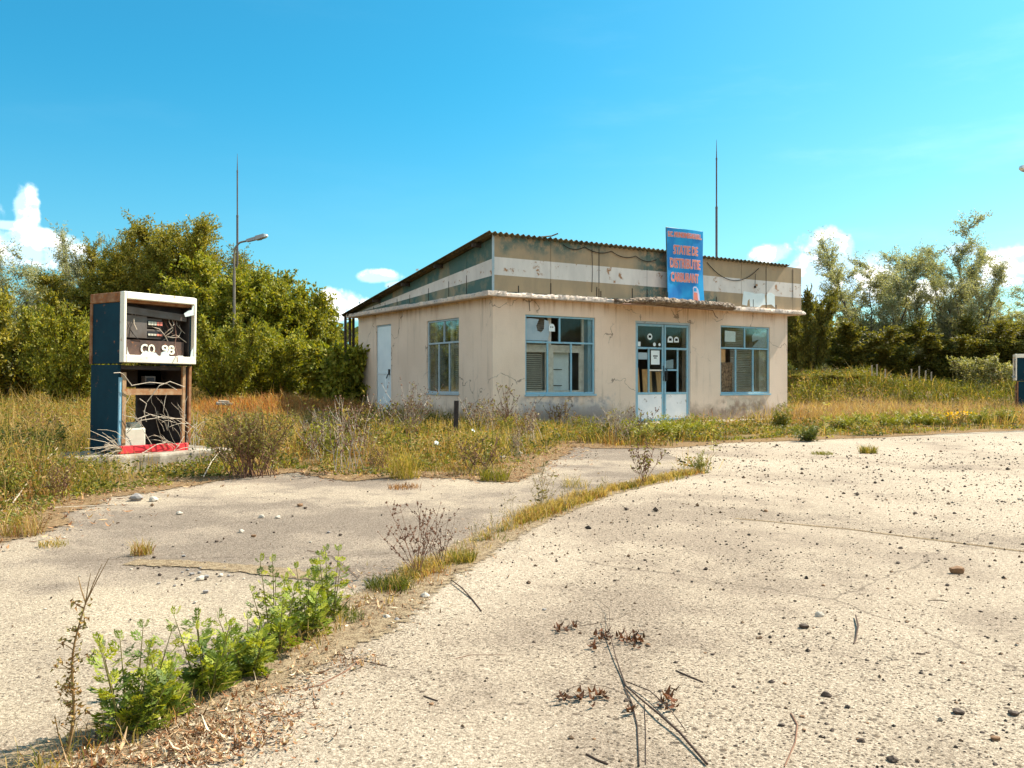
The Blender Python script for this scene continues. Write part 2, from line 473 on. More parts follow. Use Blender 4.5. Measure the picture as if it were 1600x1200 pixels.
MT['sign_pale'] = plain('pale_pink_print', (0.62, 0.55, 0.66), (0.52, 0.50, 0.66), 4.0, 0.5)
MT['sign_back'] = plain('sign_edge_metal', (0.04, 0.10, 0.12), rough=0.5)
MT['pump_blue'] = plain('faded_dark_blue_paint', (0.004, 0.036, 0.055), (0.003, 0.026, 0.042), 3.0, 0.6, rust=0.03, spec=0.12)
MT['pump_white'] = plain('cream_white_enamel', (0.90, 0.83, 0.68), (0.82, 0.73, 0.58), 5.0, 0.4, rust=0.10, rustcol=(0.33, 0.16, 0.06))
MT['pump_rust'] = plain('rusted_sheet', (0.34, 0.18, 0.09), (0.20, 0.075, 0.028), 9.0, 0.9, rust=0.35)
MT['pump_rail'] = plain('rusty_primer', (0.42, 0.27, 0.15), (0.30, 0.13, 0.05), 7.0, 0.85, rust=0.2)
MT['pump_grime'] = plain('grimy_rust_plate', (0.105, 0.058, 0.042), (0.055, 0.036, 0.030), 6.0, 0.8, rust=0.12)
MT['pump_dark'] = plain('brown_metal_and_shade', (0.065, 0.050, 0.043), (0.035, 0.026, 0.024), 7.0, 0.8)  # dark brown metal, also colours the pump linings as interior shade
MT['pump_plate'] = plain('grimy_grey_plate', (0.12, 0.10, 0.088), (0.09, 0.065, 0.05), 6.0, 0.7)
MT['pump_red'] = plain('red_skirt_paint', (0.72, 0.045, 0.050), (0.58, 0.03, 0.040), 6.0, 0.5, rust=0.05)
MT['shard'] = plain('frosted_glass_shard', (0.66, 0.70, 0.66), (0.50, 0.55, 0.53), 12.0, 0.35)
MT['cream_plastic'] = plain('cream_plastic', (0.60, 0.55, 0.44), (0.50, 0.45, 0.35), 5.0, 0.6)
MT['wire_pale'] = plain('dead_pale_stem', (0.54, 0.45, 0.35), (0.38, 0.29, 0.21), 20.0, 0.9)
MT['wire_dark'] = plain('dark_cable', (0.03, 0.022, 0.02), rough=0.7)
MT['wire_rust'] = plain('rusty_wire', (0.20, 0.10, 0.07), rough=0.8)
MT['mast'] = plain('galvanised_mast', (0.10, 0.075, 0.075), (0.14, 0.10, 0.09), 3.0, 0.6)
MT['lamp_pole'] = plain('lamp_pole_paint', (0.22, 0.18, 0.14), (0.14, 0.11, 0.085), 3.0, 0.6)
MT['lamp_head'] = plain('grey_lamp_housing', (0.36, 0.35, 0.35), (0.30, 0.28, 0.27), 4.0, 0.5)
MT['lamp_glass'] = plain('lamp_lens', (0.82, 0.82, 0.80), rough=0.25)
MT['bark'] = plain('grey_brown_bark', (0.085, 0.065, 0.05), (0.05, 0.036, 0.028), 8.0, 0.95, bstr=0.6)
MT['twig'] = plain('dark_dry_twig', (0.075, 0.042, 0.026), (0.045, 0.026, 0.018), 15.0, 0.9)
MT['redtwig'] = plain('reddish_dry_stem', (0.20, 0.10, 0.06), (0.13, 0.065, 0.04), 15.0, 0.9)
MT['straw'] = plain('pale_straw_stem', (0.50, 0.40, 0.25), (0.38, 0.28, 0.16), 15.0, 0.9)
MT['brownstem'] = plain('golden_brown_dry_stem', (0.26, 0.155, 0.06), (0.17, 0.10, 0.04), 25.0, 0.9)
MT['greenstem'] = plain('green_brown_stem', (0.16, 0.15, 0.045), (0.13, 0.085, 0.03), 15.0, 0.8)
MT['leaf'] = leaf_mat('leaf_surface', 0.31)
MT['grass'] = leaf_mat('grass_blade_surface', 0.36, 0.7, 0.15)
MT['dry_leaf'] = leaf_mat('dry_leaf_surface', 0.12, 0.8, 0.1)
MT['pebble_dark'] = plain('dark_pebble', (0.095, 0.062, 0.042), (0.05, 0.034, 0.025), 30.0, 0.8)
MT['pebble_brown'] = plain('brown_pebble', (0.26, 0.14, 0.065), (0.16, 0.085, 0.045), 30.0, 0.8)
MT['pebble_pale'] = plain('pale_pebble', (0.50, 0.43, 0.34), (0.38, 0.32, 0.26), 20.0, 0.8)
MT['pebble_grey'] = plain('grey_pebble', (0.27, 0.24, 0.22), (0.18, 0.16, 0.15), 20.0, 0.8)

# ------------------------------------------------------------------ ground outlines
rng = np.random.default_rng(7)
random.seed(7)
JOINT_PX = [(20, 1235), (100, 1186), (200, 1150), (330, 1080), (430, 1030), (560, 958), (650, 905), (750, 850), (840, 808), (930, 775), (1000, 757), (1095, 738)]
JOINT = [gp(*q) for q in JOINT_PX]
J0 = (JOINT[0][0] - 2.2, JOINT[0][1] - 4.2)          # the joint runs on behind the camera
EDGE_L_PX = [(-420, 905), (-200, 880), (0, 835), (60, 803), (140, 776), (230, 764), (300, 752), (380, 742), (470, 736), (560, 748), (640, 742), (720, 746), (785, 750), (815, 728), (866, 704), (884, 690)]
EDGE_L = [gp(*q) for q in EDGE_L_PX]
EDGE_R_PX = [(884, 690), (950, 699), (1030, 699), (1100, 691), (1190, 689), (1262, 686), (1340, 683), (1430, 678), (1520, 674), (1600, 671), (1800, 668), (2200, 665)]
EDGE_R = [gp(*q) for q in EDGE_R_PX]


def ragged(pts, step=0.25, amp=0.06):
    out = []
    for (a, b) in zip(pts[:-1], pts[1:]):
        L = math.hypot(b[0] - a[0], b[1] - a[1]); n = max(1, int(L / step))
        for i in range(n):
            t = i / n
            out.append((a[0] + (b[0] - a[0]) * t + random.uniform(-amp, amp), a[1] + (b[1] - a[1]) * t + random.uniform(-amp, amp)))
    out.append(pts[-1])
    return out


jl = ragged([J0] + JOINT, 0.2, 0.025)
el, er = ragged(EDGE_L), ragged(EDGE_R, 0.4, 0.09)
apron_poly = jl + ragged([JOINT[-1], EDGE_R[2], EDGE_R[1]]) + er[:1] + el[::-1] + [(-14, 4.6), (-14, -4)]
fore_poly = jl[::-1][::-1] + ragged([JOINT[-1], EDGE_R[2]]) + [q for q in er if q[0] > EDGE_R[2][0]] + [(34, 14), (34, -6), (2, -6)]


def sheet(name, poly, z, mat, label=None):
    from mathutils.geometry import tessellate_polygon
    vs = [Vector((x, y, z)) for x, y in poly]
    tris = tessellate_polygon([vs])
    tris = [t if (vs[t[1]] - vs[t[0]]).cross(vs[t[2]] - vs[t[0]]).z > 0 else (t[0], t[2], t[1]) for t in tris]
    me = bpy.data.meshes.new(name)
    me.from_pydata(vs, [], tris)
    me.materials.append(mat)
    o = bpy.data.objects.new(name, me)
    COL.objects.link(o)
    o['kind'] = 'structure'
    return o


sheet('concrete_apron', apron_poly, 0.004, MT['apron'])
sheet('forecourt', fore_poly, 0.008, MT['forecourt'])


# ground: one sheet out to the horizon with a low grassy bank behind the forecourt
def bank(x, y):
    """height of the ground"""
    x, y = np.asarray(x, float), np.asarray(y, float)
    r = np.clip((y - 30.5) / 4.0, 0, 1); r = r * r * (3 - 2 * r)
    s = np.clip((x - 8.0) / 4.0, 0, 1); s = s * s * (3 - 2 * s)
    h = r * s * (0.85 + 0.25 * np.sin(x * 0.55 + 1.0) * np.exp(-((x - 14) / 9) ** 2))
    l = np.clip((-x - 3.0) / 6.0, 0, 1) * np.clip((y - 18) / 12.0, 0, 1)
    h = h + 0.25 * l + 0.42 * np.exp(-((x + 6.6) / 2.4) ** 2 - ((y - 25.0) / 2.2) ** 2)
    fade = np.clip((140 - y) / 80, 0, 1)
    return h * fade


xs = np.unique(np.r_[-3000, -1200, -500, -200, -120, np.linspace(-70, 70, 141), 120, 200, 500, 1200, 3000])
ys = np.unique(np.r_[-800, -200, -60, -20, np.linspace(-8, 80, 89), np.linspace(85, 150, 10), 300, 700, 1600, 4500])
XX, YY = np.meshgrid(xs, ys)
ZZ = bank(XX, YY) - 0.012
vv = np.c_[XX.ravel(), YY.ravel(), ZZ.ravel()]
nx = len(xs)
ii = (np.arange(len(ys) - 1)[:, None] * nx + np.arange(nx - 1)[None]).ravel()
ground = np_mesh('ground', vv, np.c_[ii, ii + 1, ii + nx + 1, ii + nx], MT['soil'], smooth=True)
ground['kind'] = 'structure'

def dirt_mat(name, c1, c2, c3):
    m, g = new_mat(name)
    p = g.n('TexCoord').outputs['Object']
    a = g.noise(p, 2.6, 6.0, 0.65); b = g.noise(p, 24.0, 8.0, 0.7); c = g.noise(p, 110.0, 3.0, 0.6)
    col = g.mix(g.ramp(b, 0.38, 0.62), c1, c2)
    col = g.mix(g.ramp(c, 0.52, 0.68), col, c3)
    e = g.sep(g.n('Attribute', {'attribute_name': 'Tint'}).outputs[1])[0]
    al = g.m('ADD', e, g.m('ADD', g.m('MULTIPLY', g.m('SUBTRACT', a, 0.5), 1.1), g.m('MULTIPLY', g.m('SUBTRACT', b, 0.5), 1.5)))
    al = g.m('MULTIPLY', g.ramp(al, 0.38, 0.60), g.ramp(e, 0.02, 0.35))
    bm_ = g.n('Bump', None, Strength=0.9, Distance=0.02, Height=g.m('ADD', b, g.m('MULTIPLY', c, 0.5))).outputs[0]
    d = g.n('BsdfDiffuse', None, Color=col, Normal=bm_)
    t = g.n('BsdfTransparent')
    g.n('OutputMaterial', None, Surface=g.n('MixShader', None, Fac=al, i1=t.outputs[0], i2=d.outputs[0]).outputs[0])
    return m


MT['joint_dirt'] = dirt_mat('joint_dirt', (0.22, 0.155, 0.095), (0.34, 0.255, 0.160), (0.10, 0.060, 0.035))
MT['edge_dirt'] = dirt_mat('edge_dirt', (0.185, 0.115, 0.060), (0.30, 0.20, 0.110), (0.085, 0.048, 0.025))


def dirt_strip(name, path, w_l, w_r, z, mat):
    """strip along a path whose rim frays out; five points across"""
    V, T = [], []
    n_ = len(path)
    for i, q in enumerate(path):
        a, b = Vector(path[max(i - 2, 0)]), Vector(path[min(i + 2, n_ - 1)])
        d = (b - a).normalized(); nn = Vector((d.y, -d.x)); q = Vector(q)
        wl, wr = w_l(q), w_r(q)
        for k, t in ((-wl, 0.0), (-wl * 0.5, 0.75), (0, 1.0), (wr * 0.5, 0.75), (wr, 0.0)):
            pnt = q + nn * k
            V.append((pnt.x, pnt.y, z)); T.append((t, t, t))
    F = [(i * 5 + k, i * 5 + k + 1, i * 5 + k + 6, i * 5 + k + 5) for i in range(n_ - 1) for k in range(4)]
    o = np_mesh(name, np.array(V), np.array(F), mat, np.array(T))
    o['kind'] = 'structure'
    return o


seam_path = ragged([gp(1150, 812), gp(1330, 829), gp(1600, 864), gp(1800, 892)], 0.12, 0.008)
dirt_strip('slab_seam', seam_path, lambda q: 0.028, lambda q: 0.028, 0.0105, MT['joint_dirt'])
patch_path = ragged([gp(205, 880), gp(300, 884), gp(400, 892), gp(520, 906)], 0.1, 0.006)
dirt_strip('cement_patch', patch_path, lambda q: 0.13, lambda q: 0.13, 0.0095, MT['joint_dirt'])
nr = lambda q: max(0.35, min(1.0, 4.0 / max(q.y, 1.0)))
dirt_strip('joint_earth', jl, lambda q: 0.10 + 0.14 * nr(q), lambda q: 0.10 + 0.26 * nr(q), 0.0125, MT['joint_dirt'])
dirt_strip('field_edge_earth', el, lambda q: 0.5, lambda q: 0.42, 0.0125, MT['edge_dirt'])
dirt_strip('field_edge_earth', er, lambda q: 0.5, lambda q: 0.6, 0.0128, MT['edge_dirt'])

# ------------------------------------------------------------------ the station building
BX, BY, BR = -0.447, 20.86, R(32.7)
CB, SB = math.cos(BR), math.sin(BR)
st = empty('station_building', 'abandoned single storey beige fuel station with striped fascia and sloping corrugated roof', 'building', (BX, BY, 0), BR)


def bl(t, s):
    return (BX + t * CB - s * SB, BY + t * SB + s * CB)


def to_local(x, y):
    dx, dy = x - BX, y - BY
    return dx * CB + dy * SB, -dx * SB + dy * CB


W1 = (0.91, 3.01, 0.77, 2.68); W2 = (7.41, 9.40, 0.74, 2.65); DR = (4.33, 6.27, 0.03, 2.66)
SW = (1.61, 3.33, 0.78, 2.67); SD = (5.55, 6.57, 0.06, 2.73)
LX, LY, LZ = 10.15, 7.9, 3.05


def wall_panel(mb, u0, u1, z0, z1, holes, v0, v1, along):
    """wall from v0 (outside) to v1 with rectangular holes; along='x' or 'y'"""
    us = sorted({u0, u1, *[h[0] for h in holes], *[h[1] for h in holes]})
    zs = sorted({z0, z1, *[h[2] for h in holes], *[h[3] for h in holes]})
    solid = lambda i, k: 0 <= i < len(us) - 1 and 0 <= k < len(zs) - 1 and not any(
        h[0] <= us[i] < h[1] and h[2] <= zs[k] < h[3] for h in holes)
    P = (lambda u, v, z: (u, v, z)) if along == 'x' else (lambda u, v, z: (v, u, z))
    for i in range(len(us) - 1):
        for k in range(len(zs) - 1):
            if not solid(i, k): continue
            a, b, c, d = us[i], us[i + 1], zs[k], zs[k + 1]
            mb.add([P(a, v0, c), P(b, v0, c), P(b, v0, d), P(a, v0, d)], [(0, 1, 2, 3)])
            mb.add([P(a, v1, c), P(b, v1, c), P(b, v1, d), P(a, v1, d)], [(3, 2, 1, 0)])
            if not solid(i - 1, k): mb.add([P(a, v0, c), P(a, v1, c), P(a, v1, d), P(a, v0, d)], [(0, 1, 2, 3)])
            if not solid(i + 1, k): mb.add([P(b, v0, c), P(b, v1, c), P(b, v1, d), P(b, v0, d)], [(3, 2, 1, 0)])
            if not solid(i, k - 1): mb.add([P(a, v0, c), P(b, v0, c), P(b, v1, c), P(a, v1, c)], [(3, 2, 1, 0)])
            if not solid(i, k + 1): mb.add([P(a, v0, d), P(b, v0, d), P(b, v1, d), P(a, v1, d)], [(0, 1, 2, 3)])


mb = MB()
wall_panel(mb, 0, LX, -0.1, LZ, [W1, W2, (DR[0], DR[1], 0.03, DR[3])], 0.0, 0.32, 'x')
wall_panel(mb, 0.32, LY, -0.1, LZ, [SW, SD], 0.0, 0.32, 'y')
mb.box(LX - 0.32, LX, 0.32, LY, -0.1, LZ)
mb.box(0.32, LX - 0.32, LY - 0.32, LY, -0.1, LZ)
mb.build('wall', MT['plaster'], st)
mb = MB()
mb.box(0.33, LX - 0.33, 0.33, LY - 0.33, -0.05, 0.02)
mb.build('floor', MT['interior'], st)
mb = MB()
mb.box(3.72, 3.84, 0.33, LY - 0.33, 0.021, LZ - 0.01)          # partition between the office and the shop
mb.box(3.845, LX - 0.33, 4.2, 4.32, 0.021, LZ - 0.01)
mb.box(0.33, 3.715, 4.6, 4.72, 0.021, LZ - 0.01)
mb.build('partition', MT['interior'], st)
# concrete step in front
mb = MB()
mb.prism([(3.2, -0.95), (4.6, -1.15), (6.4, -1.05), (7.9, -0.8), (9.6, -0.75), (10.7, -0.6), (10.8, -0.004), (3.2, -0.004)], 'z', -0.05, 0.028)
mb.build('step', MT['rough_concrete'], st)

# cornice slab: jagged front lip, butted pieces
OL, OF, OR = 0.28, 0.25, 0.52
random.seed(11)
def lip(mb, pts, n, inner, z0, z1, amp, axis):
    """slab edge: a run of rings with chipped outer corners; pts = start,end along the run, n outward offset"""
    steps = int((pts[1] - pts[0]) / 0.055)
    vs, fs = [], []
    chip = 0.0
    for i in range(steps + 1):
        u = pts[0] + (pts[1] - pts[0]) * i / steps
        if random.random() < 0.25: chip = random.choice((0, 0, 0, 0.012, 0.03, 0.045)) * amp
        j = lambda a: random.uniform(-a, a) * amp
        prof = [(inner, z0), (n + 0.008 + j(0.004), z0 + j(0.004)), (n + j(0.006), z0 + 0.02 + j(0.006)), (n + j(0.006) + chip * 0.3, z0 + 0.07 + j(0.008)),
                (n + 0.01 + chip + j(0.006), z1 - 0.006 - chip * 0.6 + j(0.008)), (n + 0.05 + chip + j(0.01), z1 - chip * 0.2 + j(0.008)), (inner, z1)]
        vs += [((u, a, b) if axis == 'x' else (a, u, b)) for a, b in prof]
    for i in range(steps):
        for k in range(6):
            q = (i * 7 + k, (i + 1) * 7 + k, (i + 1) * 7 + k + 1, i * 7 + k + 1)
            fs.append(q if axis == 'x' else q[::-1])
    fs += [tuple(range(7)), tuple(steps * 7 + k for k in range(6, -1, -1))]
    mb.add(vs, fs)
mb = MB()
lip(mb, (-OL, LX + OR), -OF, -0.001, LZ, LZ + 0.125, 1.0, 'x')
lip(mb, (0.0, LY + 0.3), -OL, -0.001, LZ, LZ + 0.118, 0.8, 'y')
mb.box(0.0, LX + OR - 0.01, 0.0, LY + 0.30, LZ + 0.002, LZ + 0.12)
cor = mb.build('cornice', MT['edge_concrete'], st)

# broken canopy over the entrance
random.seed(5)
xsn = [3.40, 3.62, 3.85, 4.15, 4.45, 4.8, 5.1, 5.4, 5.8, 6.2, 6.6, 7.0, 7.3, 7.52]
mb = MB()
def lerp_tab(tab, x_):
    for (a, va), (b, vb) in zip(tab[:-1], tab[1:]):
        if x_ <= b: return va + (vb - va) * (x_ - a) / (b - a)
    return tab[-1][1]
FRT = [(3.40, -0.60), (3.7, -0.78), (4.3, -0.84), (6.6, -0.84), (7.2, -0.70), (7.6, -0.40)]
TOPT = [(3.40, 3.10), (3.8, 3.17), (4.6, 3.215), (5.3, 3.20), (6.2, 3.185), (7.0, 3.19), (7.6, 3.17)]
BOTT = [(3.40, 3.02), (3.9, 3.05), (5.0, 3.07), (6.5, 3.06), (7.6, 3.05)]
steps = 100
vs, fs = [], []
NP = 11
for i in range(steps + 1):
    x_ = 3.40 + 4.2 * i / steps
    F_, T_, B_ = lerp_tab(FRT, x_), lerp_tab(TOPT, x_), lerp_tab(BOTT, x_)
    j = lambda a: random.uniform(-a, a)
    ch = random.choice((0, 0.01, 0.03))
    prof = [(-OF - 0.012, 3.044), (F_ + 0.30, B_ + j(0.004)), (F_ + 0.10, B_ + j(0.008)), (F_ + 0.02 + j(0.015), B_ + 0.015 + j(0.01)), (F_ + j(0.022), B_ * 0.7 + T_ * 0.3 + j(0.012)),
            (F_ + j(0.025), B_ * 0.45 + T_ * 0.55 + j(0.012)), (F_ + 0.02 + ch * 0.4 + j(0.025), T_ - 0.02 + j(0.02)), (F_ + 0.07 + ch + j(0.02), T_ + 0.005 + j(0.018)), (F_ + 0.18, T_ + j(0.02)), (F_ + 0.34, T_ - 0.01 + j(0.012)), (-OF - 0.012, 3.17)]
    vs += [(x_ + (j(0.015) if 0 < i < steps else 0), a, b) for a, b in prof]
for i in range(steps):
    for k in range(NP - 1):
        fs.append((i * NP + k, (i + 1) * NP + k, (i + 1) * NP + k + 1, i * NP + k + 1))
fs += [tuple(range(NP)), tuple(steps * NP + k for k in range(NP - 1, -1, -1))]
mb = MB(); mb.add(vs, fs)
canopy = mb.build('canopy', MT['canopy_concrete'], st)
canopy['label'] = 'crumbling concrete canopy'
mb = MB()
mb.tube([(3.30, -0.72, 2.985), (3.6, -0.74, 3.0), (3.9, -0.70, 3.02), (4.05, -0.72, 3.035)], 0.014, 5)
mb.tube([(4.6, -0.5, 3.03), (5.2, -0.62, 2.99), (5.9, -0.66, 2.985), (6.6, -0.5, 2.99), (6.9, -0.3, 2.86), (7.2, -0.1, 2.83)], 0.011, 5)
mb.build('reinforcing_bar', MT['wire_rust'], canopy)

# fascia: boards with three painted bands, small gaps between boards
FZ0, FZ1 = LZ + 0.126, 4.50
WZ0, WZ1 = 3.55, 3.965
FY = -0.12
cuts = [-0.05, 1.55, 3.02, 4.60, 6.35, 8.08, 9.08, 10.22, 10.60]
for i, (a, b) in enumerate(zip(cuts[:-1], cuts[1:])):
    mb = MB()
    tz = FZ1 - 0.07 * (a + b) / 2 / 10
    a_, b_ = a + 0.006, b - 0.006
    mb.box(a_, b_, FY - 0.02, FY, FZ0, WZ0, 0)
    mb.box(a_, b_, FY - 0.02, FY, WZ0, WZ1, 1)
    mb.box(a_, b_, FY - 0.02, FY, WZ1, tz, 2)
    mb.build('fascia_board', [MT['fascia_olive'], MT['fascia_white'], MT['fascia_olive']], st)
mb = MB()
mb.box(-0.04, 10.59, FY + 0.004, FY + 0.03, FZ0, 4.40)
mb.box(10.57, 10.60, FY + 0.031, 2.2, FZ0, 4.1)
mb.build('fascia_backing', MT['seam'], st)
# side fascia, tapering with the roof
RS = (4.50 - 3.17) / 8.75                               # roof fall per metre
roof_z = lambda y: 4.505 - RS * (y + 0.30)
scuts = [-0.10, 1.1, 2.0, 3.1, 4.2, 5.0, 5.8, 6.6, 7.9]
fz = lambda y, k: FZ0 + (max(roof_z(y) - 0.05, FZ0 + 0.02) - FZ0) * k
for a, b in zip(scuts[:-1], scuts[1:]):
    mb = MB()
    a_, b_ = a + 0.006, b - 0.006
    for mi, (k0, k1) in enumerate(((0, 0.285), (0.285, 0.60), (0.60, 0.985))):
        mb.prism([(a_, fz(a_, k0)), (b_, fz(b_, k0)), (b_, fz(b_, k1)), (a_, fz(a_, k1))], 'x', -0.07, -0.05, mi)
    mb.build('fascia_board', [MT['fascia_teal'], MT['fascia_white'], MT['fascia_teal']], st)
mb = MB()
mb.prism([(-0.08, FZ0), (7.9, FZ0), (7.9, fz(7.9, 0.95)), (-0.08, fz(-0.08, 0.95))], 'x', -0.045, -0.02)
mb.build('fascia_backing', MT['seam'], st)
mb = MB()
mb.box(-0.085, -0.052, FY - 0.032, FY + 0.0, FZ0, 4.45)
mb.tube([(-0.10, FY - 0.03, FZ0), (-0.10, FY - 0.03, 4.47)], 0.016, 6)
mb.build('corner_strip', MT['grey_frame'], st)
# seams and weeds along the foot of the fascia
random.seed(21)
def seam(*b):
    mb = MB(); mb.box(*b); mb.build('seam', MT['seam'], st)
for t in (0.62, 1.55, 2.95, 3.02, 3.08, 4.1, 4.60, 7.1, 8.55, 9.08, 9.5):
    seam(t - 0.012, t + 0.012, FY - 0.027, FY - 0.0205, FZ0, FZ0 + random.uniform(0.12, 0.34))
for t in (3.02, 9.08, 10.22):
    seam(t - 0.010, t + 0.010, FY - 0.026, FY - 0.0205, FZ0 + 0.36, 4.38)
for s_ in (1.1, 2.0, 3.1, 4.2, 5.0, 5.8, 6.6):
    seam(-0.076, -0.0705, s_ - 0.010, s_ + 0.010, FZ0, fz(s_, 0.45))
# flaking pale sheet stuck on the right of the fascia
mb = MB()
mb.prism([(8.10, 3.24), (8.16, 3.62), (8.5, 3.60), (8.62, 3.57), (8.9, 3.60), (9.02, 3.58), (9.06, 3.28), (8.9, 3.26), (8.82, 3.2), (8.42, 3.2), (8.40, 3.42), (8.33, 3.36), (8.30, 3.22)], 'y', FY - 0.026, FY - 0.022)
mb.prism([(9.11, 3.28), (9.11, 3.60), (9.3, 3.64), (9.44, 3.58), (9.45, 3.22), (9.3, 3.30)], 'y', FY - 0.026, FY - 0.022)
mb.build('peeling_sheet', MT['paper'], st)
# cables slung under the roof edge
mb = MB()
def sag(a, b, d, n=9):
    return [(a[0] + (b[0] - a[0]) * i / n, a[1] + (b[1] - a[1]) * i / n, a[2] + (b[2] - a[2]) * i / n - d * 4 * (i / n) * (1 - i / n)) for i in range(n + 1)]
yy_ = FY - 0.05
pts = [(1.9, yy_, 4.40), (2.55, yy_, 4.40), (3.4, yy_, 4.36), (4.2, yy_, 4.30), (4.9, yy_, 4.26)]
run = []
for a, b in zip(pts[:-1], pts[1:]): run += sag(a, b, 0.09)[(1 if run else 0):]
for path, rad in ((run, 0.010), (sag((6.72, yy_, 4.32), (8.75, yy_, 4.30), 0.42, 14), 0.010), ([(2.78, yy_, 4.36), (2.80, yy_, 3.8), (2.77, yy_, 3.3)], 0.007), ([(1.0, -0.02, 3.04), (1.02, -0.03, 2.76)], 0.008)):
    mb = MB(); mb.tube(path, rad, 5); mb.build('cable', MT['wire_dark'], st)
mb = MB(); mb.tube([(8.62, yy_, 4.14), (8.6, yy_, 3.92), (8.6, yy_, 3.80), (8.6, yy_, 3.795), (8.6, yy_, 3.73)], [0.007, 0.007, 0.007, 0.028, 0.028], 6); mb.build('cable', MT['wire_dark'], st)

# corrugated roof, ridges running front to back
PER, AMP = 0.155, 0.026
def roof_sheet(x0, x1, y0, y1, lift):
    nx_ = int((x1 - x0) / PER * 8); xs_ = np.linspace(x0, x1, nx_); ys_ = np.linspace(y0, y1, 5)
    vs, fs = [], []
    for sgn in (0.0, -0.012):
        for y_ in ys_:
            for x_ in xs_:
                vs.append((x_, y_, roof_z(y_) + lift + AMP * math.sin(2 * math.pi * x_ / PER) + sgn))
    m_ = 5 * nx_
    for j in range(4):
        for i in range(nx_ - 1):
            q = j * nx_ + i
            fs.append((q, q + 1, q + nx_ + 1, q + nx_)); fs.append((m_ + q, m_ + q + nx_, m_ + q + nx_ + 1, m_ + q + 1))
    for i in range(nx_ - 1):
        fs.append((i, m_ + i, m_ + i + 1, i + 1)); q = 4 * nx_ + i; fs.append((q, q + 1, m_ + q + 1, m_ + q))
    for j in range(4):
        q = j * nx_; fs.append((q, q + nx_, m_ + q + nx_, m_ + q)); q += nx_ - 1; fs.append((q, m_ + q, m_ + q + nx_, q + nx_))
    b_ = MB(); b_.add(vs, fs); return b_
rf = roof_sheet(-0.36, 5.35, -0.30, 8.62, 0.0).build('roof', MT['roof'], st, smooth=True)
rf2 = roof_sheet(5.30, 9.95, -0.27, 8.62, -0.035).build('roof', MT['roof'], st, smooth=True)
mb = MB()
for k in range(5):
    y_ = 0.4 + k * 1.9
    mb.box(-0.30, 9.9, y_, y_ + 0.09, roof_z(y_) - 0.15, roof_z(y_) - 0.062)
mb.build('purlin', MT['bark'], rf)
mb = MB()
mb.tube([(1.15, -0.33, 4.50), (1.45, -0.31, 4.55), (1.62, -0.34, 4.62)], 0.018, 5)
mb.build('loose_strip', MT['roof'], rf)
for y_, w in ((3.1, 0.14), (4.9, 0.09), (6.9, 0.12)):
    mb = MB(); mb.box(-0.372, -0.362, y_, y_ + w, roof_z(y_) - 0.02, roof_z(y_) + 0.03); mb.build('repair_patch', MT['paper'], rf)
# posts holding the back eave
for (x_, y_) in ((-0.20, 8.45), (-0.07, 8.40), (0.07, 8.46)):
    mb = MB()
    mb.tube([(x_, y_, 0), (x_, y_, roof_z(y_) - 0.03)], 0.045, 6)
    mb.build('post', MT['bark'], st)


def bars(mb, rects, y0, y1, along, mi=0):
    for (u0, u1, z0, z1) in rects:
        if along == 'x': mb.box(u0, u1, y0, y1, z0, z1, mi)
        else: mb.box(y0, y1, u0, u1, z0, z1, mi)


def frame_rects(h, fw, transom, tops, lows, bw=0.045):
    """frame bars butted end to end: jambs full height, head and sill between, transom, mullions"""
    a, b, c, d = h
    r = [(a, a + fw, c, d), (b - fw, b, c, d), (a + fw, b - fw, d - fw, d), (a + fw, b - fw, c, c + fw)]
    r.append((a + fw, b - fw, transom - bw / 2, transom + bw / 2))
    r += [(t - bw / 2, t + bw / 2, transom + bw / 2, d - fw) for t in tops]
    r += [(t - bw / 2, t + bw / 2, c + fw, transom - bw / 2) for t in lows]
    return r


def pane_cells(h, fw, transom, tops, lows, bw=0.045):
    a, b, c, d = h
    out = []
    e = [a + fw] + [x for t in tops for x in (t - bw / 2, t + bw / 2)] + [b - fw]
    out += [(e[i], e[i + 1], transom + bw / 2, d - fw) for i in range(0, len(e), 2)]
    e = [a + fw] + [x for t in lows for x in (t - bw / 2, t + bw / 2)] + [b - fw]
    out += [(e[i], e[i + 1], c + fw, transom - bw / 2) for i in range(0, len(e), 2)]
    return out


def panes(parent, cells, y, along, mat, skip=()):
    for i, (a, b, c, d) in enumerate(cells):
        if i in skip: continue
        mb = MB()
        bars(mb, [(a, b, c, d)], y, y + 0.005, along)
        mb.build('pane', mat, parent)


def blind_mesh(u0, u1, z0, z1, v, along, step=0.05):
    mb = MB(); z_ = z0
    while z_ < z1:
        P = [(v, z_ + 0.004), (v + 0.022, z_ + step * 0.70), (v + 0.026, z_ + step * 0.70), (v + 0.004, z_)]
        if along == 'x': mb.prism(P, 'x', u0, u1)
        else: mb.prism(P, 'y', u0, u1)
        z_ += step
    return mb


# --- front window beside the corner
FW = 0.05
w = MB(); bars(w, frame_rects(W1, FW, 2.03, [1.94], [1.58, 2.29]), 0.03, 0.075, 'x')
w1 = w.build('window', MT['blue_frame'], st, bevel=0.006)
w1['label'] = 'wide blue framed window beside the corner'
mb = MB(); mb.box(W1[0] - 0.02, W1[1] + 0.02, -0.035, 0.029, W1[2] - 0.045, W1[2] - 0.001)
mb.build('sill', MT['blue_frame'], w1)
panes(w1, pane_cells(W1, FW, 2.03, [1.94], [1.58, 2.29]), 0.05, 'x', MT['glass'], skip=(0,))
mb = MB()                                              # torn film in the upper left light
mb.prism([(0.97, 2.07), (1.60, 2.07), (1.66, 2.30), (1.62, 2.55), (1.5, 2.58), (1.49, 2.35), (1.40, 2.27), (1.30, 2.30), (1.26, 2.42), (1.34, 2.58), (1.1, 2.6), (0.97, 2.58)], 'y', 0.056, 0.06)
mb.build('torn_film', MT['blue_film'], w1)
